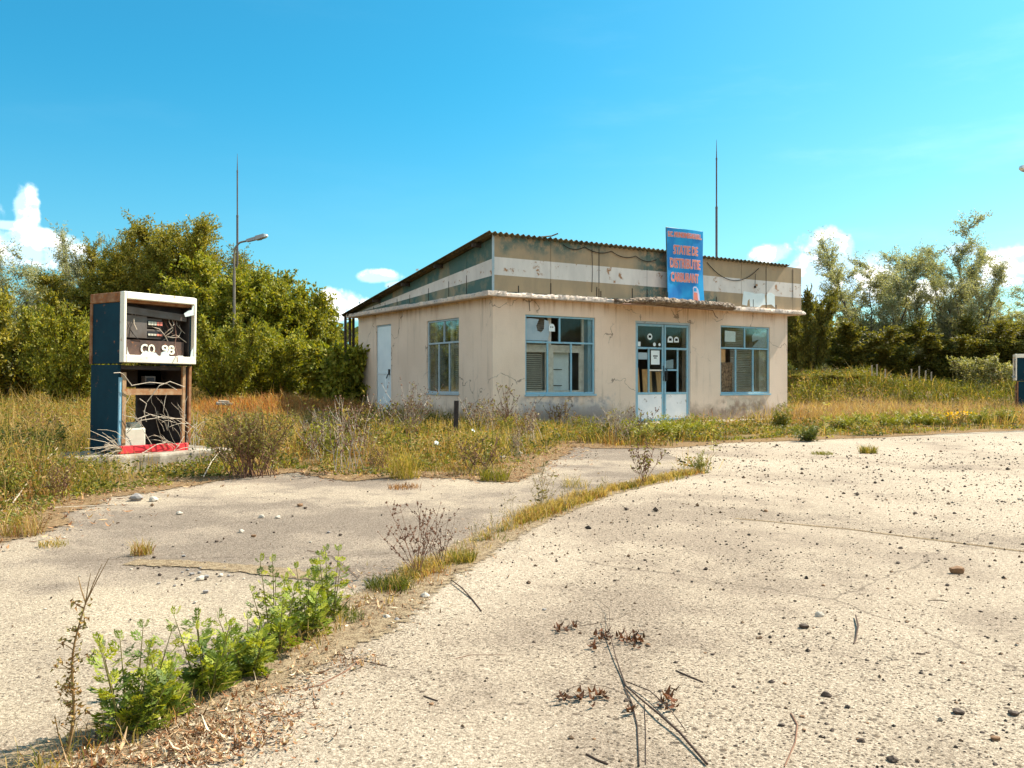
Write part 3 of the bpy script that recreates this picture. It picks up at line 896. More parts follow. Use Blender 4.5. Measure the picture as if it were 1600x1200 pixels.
mb = MB(); mb.prism([(1.62, 2.30), (1.80, 2.30), (1.80, 2.40), (1.77, 2.47), (1.71, 2.49), (1.65, 2.47), (1.62, 2.40)], 'y', 0.040, 0.046, 0)
for q in (1.68, 1.735): mb.box(q - 0.014, q + 0.014, 0.036, 0.0395, 2.39, 2.42, 1)
mb.build('sticker', [MT['paper'], MT['ink']], w1)
inn = (W1[0] + 0.001, W1[1] - 0.001, W1[2] + 0.001, W1[3] - 0.001)
w = MB()                                               # inner wooden window at the room side
bars(w, [(0.911, 0.97, 0.80, 2.679), (2.78, 2.84, 0.80, 2.679), (0.97, 2.78, 1.86, 1.98), (0.97, 2.78, 0.80, 0.86), (1.74, 1.83, 1.98, 2.679), (1.66, 1.82, 0.86, 1.86),
         (0.97, 1.66, 1.80, 1.86), (1.90, 2.78, 1.80, 1.86), (1.82, 1.90, 0.86, 1.86), (2.70, 2.78, 0.86, 1.80)], 0.24, 0.29, 'x')
iw = w.build('inner_frame', MT['wood_white'], w1)
blind_mesh(0.99, 1.62, 0.87, 1.80, 0.30, 'x').build('blind', MT['blind'], w1)
blind_mesh(0.99, 1.70, 2.0, 2.66, 0.33, 'x').build('blind', MT['blind'], w1)
mb = MB(); mb.box(2.841, 3.009, 0.08, 0.31, 0.80, 2.679); mb.build('reveal', MT['reveal'], w1)
# --- front window at the right
w = MB(); bars(w, frame_rects(W2, FW, 2.02, [8.40], [8.04, 8.74]), 0.03, 0.075, 'x')
w2 = w.build('window', MT['blue_frame'], st, bevel=0.006)
w2['label'] = 'blue framed window right of the double door'
mb = MB(); mb.box(W2[0] - 0.02, W2[1] + 0.02, -0.035, 0.029, W2[2] - 0.045, W2[2] - 0.001)
mb.build('sill', MT['blue_frame'], w2)
panes(w2, pane_cells(W2, FW, 2.02, [8.40], [8.04, 8.74]), 0.05, 'x', MT['glass'], skip=(2,))
mb = MB(); mb.prism([(7.63, 2.20), (8.05, 2.20), (8.06, 2.49), (7.64, 2.51)], 'y', 0.058, 0.062); mb.build('notice', MT['paper'], w2)
mb = MB(); mb.prism([(8.72, 2.06), (9.34, 2.06), (9.34, 2.58), (9.12, 2.56), (9.05, 2.46), (8.80, 2.46), (8.72, 2.40), (8.74, 2.22), (8.98, 2.29), (9.0, 2.27)], 'y', 0.058, 0.062)
mb.build('torn_film', MT['blue_film'], w2)
blind_mesh(8.07, 9.0, 0.80, 2.0, 0.26, 'x').build('blind', MT['blind'], w2)
blind_mesh(7.9, 8.75, 2.05, 2.55, 0.30, 'x').build('blind', MT['blind'], w2)
mb = MB(); mb.box(9.02, 9.06, 0.22, 0.30, 0.78, 2.64); mb.box(9.061, 9.399, 0.10, 0.31, 0.78, 2.64); mb.build('reveal', MT['blind'], w2)
# --- side window
w = MB(); bars(w, frame_rects(SW, FW, 2.07, [2.45], [2.73, 2.17]), 0.03, 0.075, 'y')
w3 = w.build('window', MT['grey_frame'], st, bevel=0.006)
w3['label'] = 'grey framed window in the side wall'
mb = MB(); mb.box(-0.03, 0.029, SW[0] - 0.02, SW[1] + 0.02, SW[2] - 0.04, SW[2] - 0.001); mb.build('sill', MT['grey_frame'], w3)
panes(w3, pane_cells(SW, FW, 2.07, [2.45], [2.73, 2.17]), 0.05, 'y', MT['dirty_glass'])
w = MB(); bars(w, [(1.611, 1.70, 0.81, 2.669), (3.24, 3.329, 0.81, 2.669), (1.70, 3.24, 1.93, 2.03), (2.36, 2.48, 2.03, 2.669), (2.38, 2.54, 0.81, 1.93), (1.70, 2.38, 0.81, 0.88), (2.54, 3.24, 0.81, 0.88)], 0.24, 0.29, 'y')
w.build('inner_frame', MT['wood_white'], w3)
blind_mesh(1.72, 2.36, 0.9, 1.92, 0.31, 'y').build('blind', MT['blind'], w3)
blind_mesh(1.72, 2.34, 2.05, 2.65, 0.31, 'y').build('blind', MT['blind'], w3)
# --- side door
mb = MB(); bars(mb, [(SD[0] + 0.001, SD[0] + 0.05, SD[2], SD[3]), (SD[1] - 0.05, SD[1] - 0.001, SD[2], SD[3]), (SD[0] + 0.05, SD[1] - 0.05, SD[3] - 0.05, SD[3] - 0.001)], 0.03, 0.09, 'y')
sdf = mb.build('door_frame', MT['grey_frame'], st)
mb = MB(); mb.box(0.035, 0.08, SD[0] + 0.052, SD[1] - 0.052, SD[2], SD[3] - 0.052)
bars(mb, [(SD[0] + 0.06, SD[1] - 0.06, 1.30, 1.36)], 0.022, 0.0345, 'y', 0)
bars(mb, [(6.02, 6.05, 0.1, 1.299), (SD[0] + 0.06, SD[0] + 0.10, 0.1, 1.299), (SD[1] - 0.10, SD[1] - 0.06, 0.1, 1.299), (SD[0] + 0.06, SD[0] + 0.10, 1.361, 2.66), (SD[1] - 0.10, SD[1] - 0.06, 1.361, 2.66)], 0.024, 0.0345, 'y', 0)
sd = mb.build('door', MT['door_blue'], st)
sd['label'] = 'pale blue metal door in the side wall'
mb = MB(); mb.box(0.004, 0.021, 5.66, 5.76, 1.28, 1.44); mb.tube([(0.01, 5.70, 1.30), (-0.03, 5.70, 1.29), (-0.035, 5.78, 1.18)], 0.016, 6)
mb.build('handle', MT['dark_metal'], sd)
# --- double entrance door
mb = MB(); bars(mb, [(4.331, 4.38, 0.03, 2.659), (6.22, 6.269, 0.03, 2.659), (4.38, 6.22, 2.60, 2.659)], 0.02, 0.10, 'x')
mb.build('door_frame', MT['grey_frame'], st)
def leaf_door(a, b, mull, mats, label):
    mb = MB(); f = 0.055
    bars(mb, [(a, a + f, 0.04, 2.59), (b - f, b, 0.04, 2.59), (a + f, b - f, 2.53, 2.59), (a + f, b - f, 0.04, 0.10),
              (a + f, b - f, 0.74, 0.80), (a + f, b - f, 1.93, 1.985), (mull - 0.02, mull + 0.02, 0.80, 1.93)], 0.03, 0.075, 'x')
    d = mb.build('door', mats, st, bevel=0.005)
    d['label'] = label
    mb = MB(); mb.box(a + f, b - f, 0.045, 0.065, 0.10, 0.74); mb.build('lower_panel', MT['door_white'], d)
    return d
d1 = leaf_door(4.385, 5.33, 4.82, MT['blue_frame'], 'left leaf of the glazed double door with papers')
d2 = leaf_door(5.36, 6.215, 5.84, MT['blue_frame'], 'right leaf of the glazed double door with padlock')
mb = MB(); bars(mb, [(4.84, 5.275, 1.36, 1.40)], 0.032, 0.072, 'x'); mb.build('glazing_bar', MT['wood_white'], d1)
mb = MB(); bars(mb, [(5.415, 5.82, 1.37, 1.41)], 0.032, 0.072, 'x'); mb.build('glazing_bar', MT['blue_frame'], d2)
panes(d1, [(4.44, 5.275, 1.985, 2.53), (4.44, 4.80, 0.80, 1.93), (4.84, 5.275, 1.40, 1.93), (4.84, 5.275, 0.80, 1.36)], 0.05, 'x', MT['glass'], skip=(1,))
panes(d2, [(5.415, 6.16, 1.985, 2.53), (5.415, 5.82, 1.41, 1.93), (5.415, 5.82, 0.80, 1.37), (5.86, 6.16, 0.80, 1.93)], 0.05, 'x', MT['glass'], skip=(2,))
def disc(mb, t, z, r, y, mi=0, arch=False):
    if arch: poly = [(t - r, z - r * 0.8)] + [(t + r * math.cos(a), z + r * math.sin(a)) for a in np.linspace(math.pi, 0, 9)] + [(t + r, z - r * 0.8)]
    else: poly = [(t + r * math.cos(a), z + r * math.sin(a)) for a in np.linspace(0, 2 * math.pi, 14)[:-1]]
    mb.prism(poly, 'y', y, y + 0.003, mi)
for par, t, z, r, arch in ((d1, 4.86, 2.26, 0.085, False), (d2, 5.58, 2.20, 0.095, True), (d2, 5.80, 2.20, 0.085, True)):
    mb = MB(); disc(mb, t, z, r, 0.044, 0, arch)
    mb.box(t - 0.045, t + 0.045, 0.040, 0.0435, z - 0.03, z + 0.035, 1)
    mb.build('sticker', [MT['paper'], MT['ink']], par)
mb = MB(); mb.prism([(4.90, 1.53), (5.20, 1.53), (5.20, 1.90), (4.90, 1.90)], 'y', 0.044, 0.047, 0)
mb.box(4.97, 5.13, 0.040, 0.0435, 1.74, 1.77, 1); mb.box(5.0, 5.09, 0.040, 0.0435, 1.69, 1.715, 1); mb.build('notice', [MT['paper'], MT['ink']], d1)
mb = MB(); mb.prism([(4.47, 1.66), (4.79, 1.66), (4.79, 1.84), (4.47, 1.84)], 'y', 0.058, 0.062); mb.build('notice', MT['blue_film'], d1)
mb = MB(); mb.prism([(4.445, 2.0), (4.54, 2.0), (4.54, 2.12), (4.445, 2.12)], 'y', 0.044, 0.047); mb.build('sticker', MT['paper'], d1)
for t_0, r_0 in ((5.02, 0.05), (5.20, 0.04)):
    mb = MB(); disc(mb, t_0, 2.06, r_0, 0.044); mb.build('sticker', MT['paper'], d1)
mb = MB(); mb.prism([(5.43, 1.43), (5.70, 1.43), (5.70, 1.68), (5.43, 1.63)], 'y', 0.058, 0.062); mb.build('notice', MT['blue_film'], d2)
mb = MB(); mb.tube([(5.39, 0.025, 1.42), (5.39, -0.03, 1.40), (5.39, -0.03, 1.12), (5.39, 0.025, 1.10)], 0.016, 6); mb.box(5.365, 5.415, -0.005, 0.028, 1.10, 1.36)
mb.build('handle', MT['dark_metal'], d2)
mb = MB(); mb.tube([(5.29, -0.0, 1.5), (5.3, -0.02, 1.3), (5.28, -0.01, 1.1)], 0.012, 5); mb.build('chain', MT['dark_metal'], d1)

# --- things standing inside, seen through the glass
def thing_box(name, label, cat, t0, t1, s0, s1, z0, z1, mat, lean=0.0, group=None):
    mb = MB(); mb.box(-(t1 - t0) / 2, (t1 - t0) / 2, 0, s1 - s0, 0, z1 - z0)
    o = mb.build(name, mat, None, bevel=0.006)
    x_, y_ = bl((t0 + t1) / 2, s0)
    o.location = (x_, y_, z0); o.rotation_euler = (lean, 0, BR)
    return tag(o, label, cat, group)
thing_box('wooden_board', 'tall tan board leaning inside the left pane of the entrance door', 'board', 4.55, 4.82, 0.30, 0.33, 0.02, 1.46, MT['tan_board'], -0.1)
thing_box('wooden_board', 'wider tan board inside the entrance door below the white ledge', 'board', 4.95, 5.27, 0.34, 0.37, 0.02, 1.42, MT['tan_board'], -0.08)
thing_box('wooden_board', 'narrow board leaning inside the right leaf of the entrance door', 'board', 5.48, 5.66, 0.34, 0.37, 0.02, 1.36, MT['tan_board'], -0.12)
thing_box('foam_block', 'mottled brown insulation slab filling the lower left light of the right front window', 'insulation', 7.42, 8.08, 0.20, 0.30, 0.745, 1.62, MT['foam'])
thing_box('chipboard', 'ochre panel above the brown insulation behind the broken pane', 'panel', 7.75, 7.95, 0.34, 0.37, 0.03, 2.0, MT['tan_board'])
ap = thing_box('metal_cabinet', 'pale blue metal cabinet standing behind the front window near the corner', 'cabinet', 1.95, 2.52, 0.45, 0.85, 0.02, 1.86, MT['door_blue'])
for z_ in (1.35, 0.95):
    mb = MB(); mb.box(-0.2, 0.05, -0.03, -0.002, z_, z_ + 0.02); mb.build('handle', MT['dark_metal'], ap)

# ------------------------------------------------------------------ sign on the canopy
LEAN = R(-1.5)
sg = empty('advertising_sign', 'tall blue sign with orange lettering standing on the canopy above the door', 'sign', (*bl(5.02, -0.42), 3.20), BR)
SWD, SH = 1.29, 1.88
mb = MB()                                              # slightly warped sheet
nxs, nzs = 8, 14
warp = lambda x_, z_: 0.03 * math.sin(z_ * 2.2) * (x_ / SWD) + 0.02 * math.sin(x_ * 4.0 + z_)
shx = lambda z_: 0.05 * (1 - z_ / SH)
fv = [(x_ + shx(z_), warp(x_, z_), z_) for z_ in np.linspace(0, SH, nzs) for x_ in np.linspace(0, SWD, nxs)]
bv = [(x_, y_ + 0.02, z_) for x_, y_, z_ in fv]
fs = []
off = len(fv)
for j in range(nzs - 1):
    for i in range(nxs - 1):
        q = j * nxs + i
        fs.append((q, q + 1, q + nxs + 1, q + nxs)); fs.append((off + q, off + q + nxs, off + q + nxs + 1, off + q + 1))
for i in range(nxs - 1):
    fs.append((i, off + i, off + i + 1, i + 1)); q = (nzs - 1) * nxs + i; fs.append((q, q + 1, off + q + 1, off + q))
mb.add(fv + bv, fs)
mb.build('panel', MT['sign_blue'], sg)
mb = MB()
mb.box(-0.012 + 0.05, 0.0 + 0.05, -0.01, 0.05, 0, 0.2); mb.tube([(0.05, 0.02, 0), (0, 0.02, SH)], 0.014, 5); mb.tube([(0, 0.022, SH), (SWD, 0.03, SH)], 0.013, 5); mb.tube([(SWD + 0.05, 0.03, 0), (SWD, 0.05, SH)], 0.014, 5)
mb.build('sign_frame', MT['sign_back'], sg)
for bx_, bz_ in ((0.2, 1.3), (1.1, 1.2)):
    mb = MB(); mb.tube([(bx_, 0.05, bz_), (bx_, 0.32, bz_)], 0.02, 5); mb.build('bracket', MT['dark_metal'], sg)


def text_mesh(body, width, height, bold):
    cu = bpy.data.curves.new('lettering', 'FONT')
    cu.body = body; cu.size = 1.0; cu.offset = bold; cu.extrude = 0.0; cu.resolution_u = 3
    o = bpy.data.objects.new('lettering', cu)
    COL.objects.link(o)
    bpy.context.view_layer.update()
    me = bpy.data.meshes.new_from_object(o.evaluated_get(bpy.context.evaluated_depsgraph_get()))
    bpy.data.objects.remove(o)
    co = np.empty(len(me.vertices) * 3); me.vertices.foreach_get('co', co); co = co.reshape(-1, 3)
    lo, hi = co.min(0), co.max(0)
    s = ((co[:, 0] - lo[0]) / (hi[0] - lo[0]) * width, (co[:, 1] - lo[1]) / (hi[1] - lo[1]) * height)
    return me, s


def lettering(body, x0, x1, z0, z1, y_of, mat, parent, bold=0.0, grow=0.0, push=0.0, name='lettering'):
    """flat letters; strokes are thickened by overlaying slightly shifted copies"""
    me, (u, v) = text_mesh(body, x1 - x0, z1 - z0, 0.0)
    tri = [tuple(q.vertices) for q in me.polygons]
    bpy.data.meshes.remove(me)
    mb = MB()
    for k, (dx, dz) in enumerate(((0, 0), (1, 0.4), (-1, -0.4), (0.4, 1), (-0.4, -1), (1, -1), (-1, 1), (1, 1), (-1, -1))):
        vs = []
        for i in range(len(u)):
            x_, z_ = x0 + u[i] + dx * bold, z0 + v[i] + dz * bold
            vs.append((x_ + (shx(z_) if parent is sg else 0), y_of(x_, z_) - push - k * 0.0003, z_))
        mb.add(vs, tri)
    return mb.build(name, mat, parent)


for body, x0, x1, z0, z1 in (('S.C. MUNDIMEGAS S.R.L.', 0.06, 1.22, 1.66, 1.78), ('STATIE DE', 0.24, 1.08, 1.22, 1.44),
                             ('DISTRIBUTIE', 0.12, 1.17, 0.86, 1.10), ('CARBURANT', 0.14, 1.10, 0.50, 0.73)):
    lettering(body, x0, x1, z0, z1, warp, MT['sign_pale'], sg, 0.015, 0.0, 0.004)
    lettering(body, x0, x1, z0, z1, warp, MT['sign_orange'], sg, 0.005, 0.0, 0.010)
mb = MB()                                              # the small pump drawn at the lower right
wy = lambda x_, z_, q: (x_, warp(x_, z_) - q, z_)
def flat(poly, q, mi): mb.add([wy(x_, z_, q) for x_, z_ in poly], [tuple(range(len(poly)))], mi)
flat([(0.92, 0.0), (0.93, 0.36), (0.96, 0.40), (1.05, 0.40), (1.12, 0.33), (1.15, 0.2), (1.16, 0.0)], 0.004, 0)
flat([(0.945, 0.02), (0.955, 0.24), (1.08, 0.24), (1.10, 0.02)], 0.008, 1)
flat([(0.96, 0.27), (0.965, 0.36), (1.05, 0.36), (1.06, 0.27)], 0.008, 2)
mb.build('pump_drawing', [MT['sign_pale'], MT['sign_orange'], MT['sign_blue']], sg)

# ------------------------------------------------------------------ masts and street lamps
def mast(x, y, h, label):
    m = empty('lightning_mast', label, 'mast', (x, y, float(bank(x, y))))
    mb = MB(); z_ = 0.0
    for i, (f, r) in enumerate(((0.45, 0.055), (0.75, 0.042), (0.93, 0.028))):
        mb.tube([(0, 0, z_), (0, 0, h * f)], r, 8)
        mb.tube([(0, 0, h * f - 0.05), (0, 0, h * f + 0.03)], r + 0.004, 8)
        z_ = h * f
    mb.build('pole', MT['mast'], m)
    mb = MB(); mb.tube([(0, 0, h * 0.93), (0, 0, h)], [0.022, 0.006], 6); mb.build('tip', MT['mast'], m)
    return m
mast(at(371, 36), 36, 10.0, 'thin dark lightning mast rising from the trees behind the street lamp')
mast(at(1119.5, 33), 33, 10.0, 'thin dark lightning mast rising behind the building near the blue sign')


def street_lamp(x, y, h, rot, label):
    s = empty('street_lamp', label, 'street lamp', (x, y, float(bank(x, y))), rot)
    mb = MB()
    arc = [(0, 0, h - 1.0)] + [(0.30 - 0.30 * math.cos(a), 0, h - 0.50 + 0.42 * math.sin(a)) for a in np.linspace(0.05, math.pi / 2 * 0.92, 8)] + [(0.44, 0, h - 0.055)]
    mb.tube([(0, 0, 0), (0, 0, h * 0.48)], 0.058, 8); mb.tube([(0, 0, h * 0.48), (0, 0, h - 1.0)], 0.042, 8); mb.tube(arc, 0.03, 8)
    mb.build('pole', MT['lamp_pole'], s)
    tl = Matrix.Translation((0.42, 0, h - 0.06)) @ Matrix.Rotation(R(-13), 4, 'Y') @ Matrix.Scale(0.82, 4)
    mb = MB()
    prof = [(0.0, 0.05, 0.05), (0.04, 0.075, 0.07), (0.40, 0.085, 0.075)]
    for (a, b) in zip(prof[:-1], prof[1:]):
        vs = []
        for (q, w_, h_) in (a, b): vs += [tl @ Vector((q, -w_, -h_ * 0.7)), tl @ Vector((q, w_, -h_ * 0.7)), tl @ Vector((q, w_ * 0.7, h_)), tl @ Vector((q, -w_ * 0.7, h_))]
        mb.add(vs, [(0, 1, 2, 3), (4, 7, 6, 5), (0, 4, 5, 1), (1, 5, 6, 2), (2, 6, 7, 3), (3, 7, 4, 0)])
    mb.build('ballast_box', MT['lamp_head'], s)
    mb = MB(); vs = []
    for (q, w_, h0, h1) in ((0.41, 0.12, -0.08, 0.10), (0.78, 0.13, -0.06, 0.10)): vs += [tl @ Vector((q, -w_, h0)), tl @ Vector((q, w_, h0)), tl @ Vector((q, w_ * 0.75, h1)), tl @ Vector((q, -w_ * 0.75, h1))]
    mb.add(vs, [(3, 2, 1, 0), (4, 5, 6, 7), (0, 1, 5, 4), (1, 2, 6, 5), (2, 3, 7, 6), (3, 0, 4, 7)])
    mb.box(0.52, 0.64, -0.03, 0.03, -0.11, -0.081, mat=tl)
    hd = mb.build('lamp_head', MT['lamp_head'], s, bevel=0.02)
    mb = MB(); vs = []
    for (q, w_, h0, h1) in ((0.781, 0.125, -0.055, 0.095), (0.88, 0.09, -0.02, 0.05)): vs += [tl @ Vector((q, -w_, h0)), tl @ Vector((q, w_, h0)), tl @ Vector((q, w_ * 0.75, h1)), tl @ Vector((q, -w_ * 0.75, h1))]
    mb.add(vs, [(3, 2, 1, 0), (4, 5, 6, 7), (0, 1, 5, 4), (1, 2, 6, 5), (2, 3, 7, 6), (3, 0, 4, 7)])
    mb.build('lamp_lens', MT['lamp_glass'], hd)
    return s
street_lamp(at(366, 29), 29, 5.45, R(-8), 'curved arm street lamp standing before the trees right of the fuel pump')
street_lamp(at(1594, 20) + 1.125, 20, 5.75, R(180), 'street lamp at the right picture edge showing only its dark tip')

# ------------------------------------------------------------------ fuel pumps
PX_, PY_ = -4.71, 10.73
PR = math.atan2(0.811, 0.585)
pl = empty('pump_island', 'low weathered concrete plinth under the rusty fuel pump', 'plinth', (PX_, PY_, 0), PR)
mb = MB()
mb.prism([(-0.55, -0.22), (-0.3, -0.30), (0.1, -0.27), (0.35, -0.31), (0.8, -0.26), (1.1, -0.30), (1.5, -0.22), (1.55, 0.9), (-0.5, 0.95)], 'z', -0.05, 0.19)
mb.build('plinth', MT['rough_concrete'], pl, bevel=0.03)
def make_pump(label, loc, rot, cap_mat):
    p_ = empty('fuel_pump', label, 'fuel pump', loc, rot)
    H1, H = 1.08, 1.95
    mb = MB(); mb.box(0.0, 0.035, 0.04, 0.65, 0.0, H1 - 0.008); mb.build('side_panel', MT['pump_blue'], p_, bevel=0.006)
    mb = MB(); mb.box(0.0, 0.035, 0.0, 0.65, H1 + 0.004, H - 0.125); mb.build('side_panel', MT['pump_blue'], p_, bevel=0.006)
    mb = MB(); mb.box(0.945, 0.98, 0.04, 0.65, 0.0, H1 - 0.008); mb.build('side_panel', MT['pump_blue'], p_, bevel=0.006)
    mb = MB(); mb.box(0.945, 0.98, 0.0, 0.65, H1 + 0.004, H - 0.125); mb.build('side_panel', MT['pump_blue'], p_, bevel=0.006)
    mb = MB(); mb.box(-0.012, 0.992, 0.002, 0.67, H - 0.124, H - 0.004); mb.build('top_cap', cap_mat, p_, bevel=0.01)
    mb = MB(); mb.box(-0.014, 0.0 - 0.001, 0.615, 0.665, H1, H - 0.125); mb.box(0.981, 0.994, 0.615, 0.665, H1, H - 0.125); mb.build('edge_strip', cap_mat, p_)
    # cream frame round the display
    f0, f1 = -0.09, -0.001
    mb = MB()
    mb.box(-0.012, 0.024, f0, f1, H1 + 0.02, H); mb.box(0.962, 0.998, f0 + 0.02, f1, H1 + 0.02, H - 0.005)
    mb.box(0.024, 0.957, f0, f1, H - 0.088, H); mb.box(0.024, 0.957, f0, f1, H1 + 0.02, H1 + 0.112)
    mb.build('display_frame', MT['pump_white'], p_, bevel=0.007)
    # back of the display box, with dark linings that paint in the inside shade
    mb = MB(); mb.box(0.036, 0.944, 0.16, 0.19, H1 + 0.02, H - 0.126); mb.box(0.036, 0.944, 0.0, 0.159, H1 + 0.02, H1 + 0.035); mb.box(0.928, 0.943, 0.0, 0.159, H1 + 0.036, H - 0.127); mb.box(0.0365, 0.048, 0.0, 0.159, H1 + 0.036, H - 0.127)
    mb.build('display_back', MT['pump_dark'], p_)
    mb = MB(); rot_ = Matrix.Translation((0.5, 0.02, H - 0.24)) @ Matrix.Rotation(R(3.5), 4, 'Y')
    mb.box(-0.44, 0.40, -0.02, 0.05, -0.04, 0.045, mat=rot_); mb.build('light_bar', MT['pump_plate'], p_)
    mb = MB(); mb.box(0.05, 0.36, 0.02, 0.159, H1 + 0.322, H1 + 0.60); mb.box(0.361, 0.56, 0.035, 0.159, H1 + 0.322, H1 + 0.44); mb.box(0.361, 0.58, 0.05, 0.159, H1 + 0.46, H1 + 0.58)
    mb.build('counter_unit', MT['pump_plate'], p_, bevel=0.006)
    for z_, q0 in ((H1 + 0.485, 0.37), (H1 + 0.355, 0.37)):
        mb = MB(); mb.box(q0, q0 + 0.21, 0.027, 0.0345, z_, z_ + 0.062, 1)
        for k in range(5):
            mb.box(q0 + 0.008 + k * 0.04, q0 + 0.04 + k * 0.04, 0.022, 0.0265, z_ + 0.008, z_ + 0.052 - (0.02 if z_ < H1 + 0.4 else 0), 0 if k < 3 else 2)
        mb.build('number_wheels', [MT['cream_plastic'], MT['ink'], MT['sign_orange']], p_)
    mb = MB(); mb.box(0.05, 0.86, 0.0, 0.02, H1 + 0.113, H1 + 0.30); mb.build('lower_plate', MT['pump_grime'], p_)
    for ch, x0 in (('C', 0.265), ('O', 0.365), ('9', 0.55), ('8', 0.64)):
        lettering(ch, x0, x0 + 0.085, H1 + 0.140, H1 + 0.250, lambda a, b: -0.006, MT['pump_white'], p_, 0.0035, name='grade_lettering')
    for poly in ([(0.22, 0.146), (0.25, 0.185), (0.29, 0.205), (0.35, 0.18), (0.42, 0.185), (0.46, 0.146)], [(0.49, 0.146), (0.50, 0.19), (0.56, 0.21), (0.60, 0.19), (0.61, 0.146)],
                 [(0.70, 0.146), (0.72, 0.158), (0.80, 0.16), (0.81, 0.146)], [(0.95, 0.40 + 0.25), (0.83, 0.62), (0.81, 0.66), (0.87, 0.70), (0.92, 0.715), (0.95, 0.83)],
                 [(0.95, 0.146), (0.91, 0.15), (0.92, 0.22), (0.95, 0.27)], [(0.046, 0.146), (0.075, 0.146), (0.05, 0.20), (0.046, 0.24)]):
        mb = MB(); mb.prism([(u, H1 + v - (0.034 if v < 0.3 else 0)) for u, v in poly], 'y', -0.075, -0.069)
        mb.build('glass_shard', MT['shard'], p_)
    # lower open frame
    for x0, x1, y0, m_, z1 in ((0.036, 0.085, 0.0, 'pump_rail', H1 - 0.10), (0.855, 0.895, 0.0, 'pump_rail', H1), (0.948, 0.982, -0.0, 'pump_rust', H1 - 0.0)):
        mb = MB(); mb.box(x0, x1, y0, y0 + 0.037, 0.10, z1); mb.build('post', MT[m_], p_)
    mb = MB(); mb.box(0.004, 0.034, 0.006, 0.036, 0.10, 0.92); mb.build('corner_strip', MT['blue_frame'], p_)
    mb = MB(); mb.box(0.086, 0.854, 0.003, 0.036, 0.71, 0.785); mb.build('cross_rail', MT['pump_rail'], p_)
    mb = MB(); mb.box(0.0, 0.94, -0.02, 0.038, 0.0, 0.095); mb.build('base_skirt', MT['pump_red'], p_, bevel=0.006)
    mb = MB(); mb.box(0.036, 0.944, 0.04, 0.64, H1 - 0.06, H1 - 0.012); mb.box(0.60, 0.944, 0.60, 0.645, 0.0, H1 - 0.061); mb.box(0.036, 0.944, 0.60, 0.645, 0.80, H1 - 0.061); mb.box(0.036, 0.944, 0.04, 0.599, 0.0, 0.03); mb.box(0.930, 0.943, 0.041, 0.599, 0.031, H1 - 0.061)  # thin right lining is dark to put the interior shade into the colour
    mb.build('inner_body', MT['pump_dark'], p_)
    mb = MB(); mb.box(0.38, 0.52, 0.08, 0.16, 0.84, 0.94, 0); mb.box(0.40, 0.50, 0.074, 0.0795, 0.86, 0.92, 1); mb.build('meter', [MT['pump_plate'], MT['ink']], p_)
    # loose wiring in the display
    mb = MB(); random.seed(17)
    def W(pts, r, mi):
        b_ = MB(); b_.tube(pts, r * 0.72, 5); b_.build('wire', MT[('wire_pale', 'wire_rust', 'wire_dark')[mi]], p_)
    W([(0.16, 0.05, 1.74), (0.18, 0.02, 1.62), (0.175, 0.0, 1.57), (0.20, -0.02, 1.50)], 0.007, 0)
    W([(0.24, 0.05, 1.74), (0.20, 0.03, 1.66), (0.18, 0.01, 1.60)], 0.006, 0)
    W([(0.42, 0.08, 1.60), (0.45, 0.04, 1.55), (0.53, 0.02, 1.53), (0.60, 0.01, 1.45), (0.66, 0.02, 1.36)], 0.007, 0)
    W([(0.62, 0.06, 1.45), (0.70, 0.0, 1.43), (0.78, 0.0, 1.44), (0.85, 0.04, 1.52), (0.86, 0.1, 1.6)], 0.006, 0)
    W([(0.60, 0.08, 1.38), (0.66, 0.05, 1.43), (0.76, 0.02, 1.47), (0.90, 0.0, 1.38)], 0.007, 0)
    W([(0.74, 0.05, 1.70), (0.745, 0.01, 1.55), (0.75, 0.0, 1.44), (0.73, 0.0, 1.34), (0.71, -0.08, 1.24), (0.68, -0.14, 1.12)], 0.008, 1)
    W([(0.68, 0.05, 1.70), (0.66, 0.02, 1.63), (0.69, 0.0, 1.56), (0.73, 0.02, 1.60), (0.72, 0.06, 1.69)], 0.007, 0)
    W([(0.60, 0.05, 1.46), (0.64, 0.0, 1.52), (0.69, -0.02, 1.56), (0.70, 0.0, 1.52), (0.62, 0.02, 1.45)], 0.008, 0)
    W([(0.06, 0.0, 1.62), (0.10, -0.02, 1.52), (0.18, -0.02, 1.42), (0.26, 0.0, 1.36)], 0.005, 2)
    W([(0.14, 0.02, 1.60), (0.12, -0.01, 1.50), (0.15, -0.02, 1.44)], 0.005, 2)
    for k in range(12):
        x_ = random.uniform(0.55, 0.85); z_ = random.uniform(1.36, 1.5)
        W([(x_, 0.1, z_ + 0.25), (x_ + random.uniform(-0.05, 0.05), 0.05, z_ + 0.1), (x_ + random.uniform(-0.1, 0.1), 0.04, z_)], 0.005, random.choice((0, 1, 2)))
    return p_


pump = make_pump('rusty dark blue fuel pump with smashed cream display frame on plinth at left', (PX_, PY_, 0.195), PR, MT['pump_rust'])
pump.rotation_euler = (R(0.5), R(0.6), PR)
p2 = copy_tree(pump)
tag(p2, 'second dark blue fuel pump half out of frame at the right edge', 'fuel pump')
a2 = math.atan2(-0.9, -0.43)
p2.rotation_euler = (0, 0, a2)
p2.location = (at(1581, 29.4) + 0.15, 29.5, 0.02)
for ch in list(p2.children):
    if ch.name.startswith('display_frame'): ch.scale = (1, 0.6, 1)
    if ch.name.startswith('top_cap') or ch.name.startswith('edge_strip'):
        ch.data = ch.data.copy(); ch.data.materials.clear(); ch.data.materials.append(MT['pump_white'])

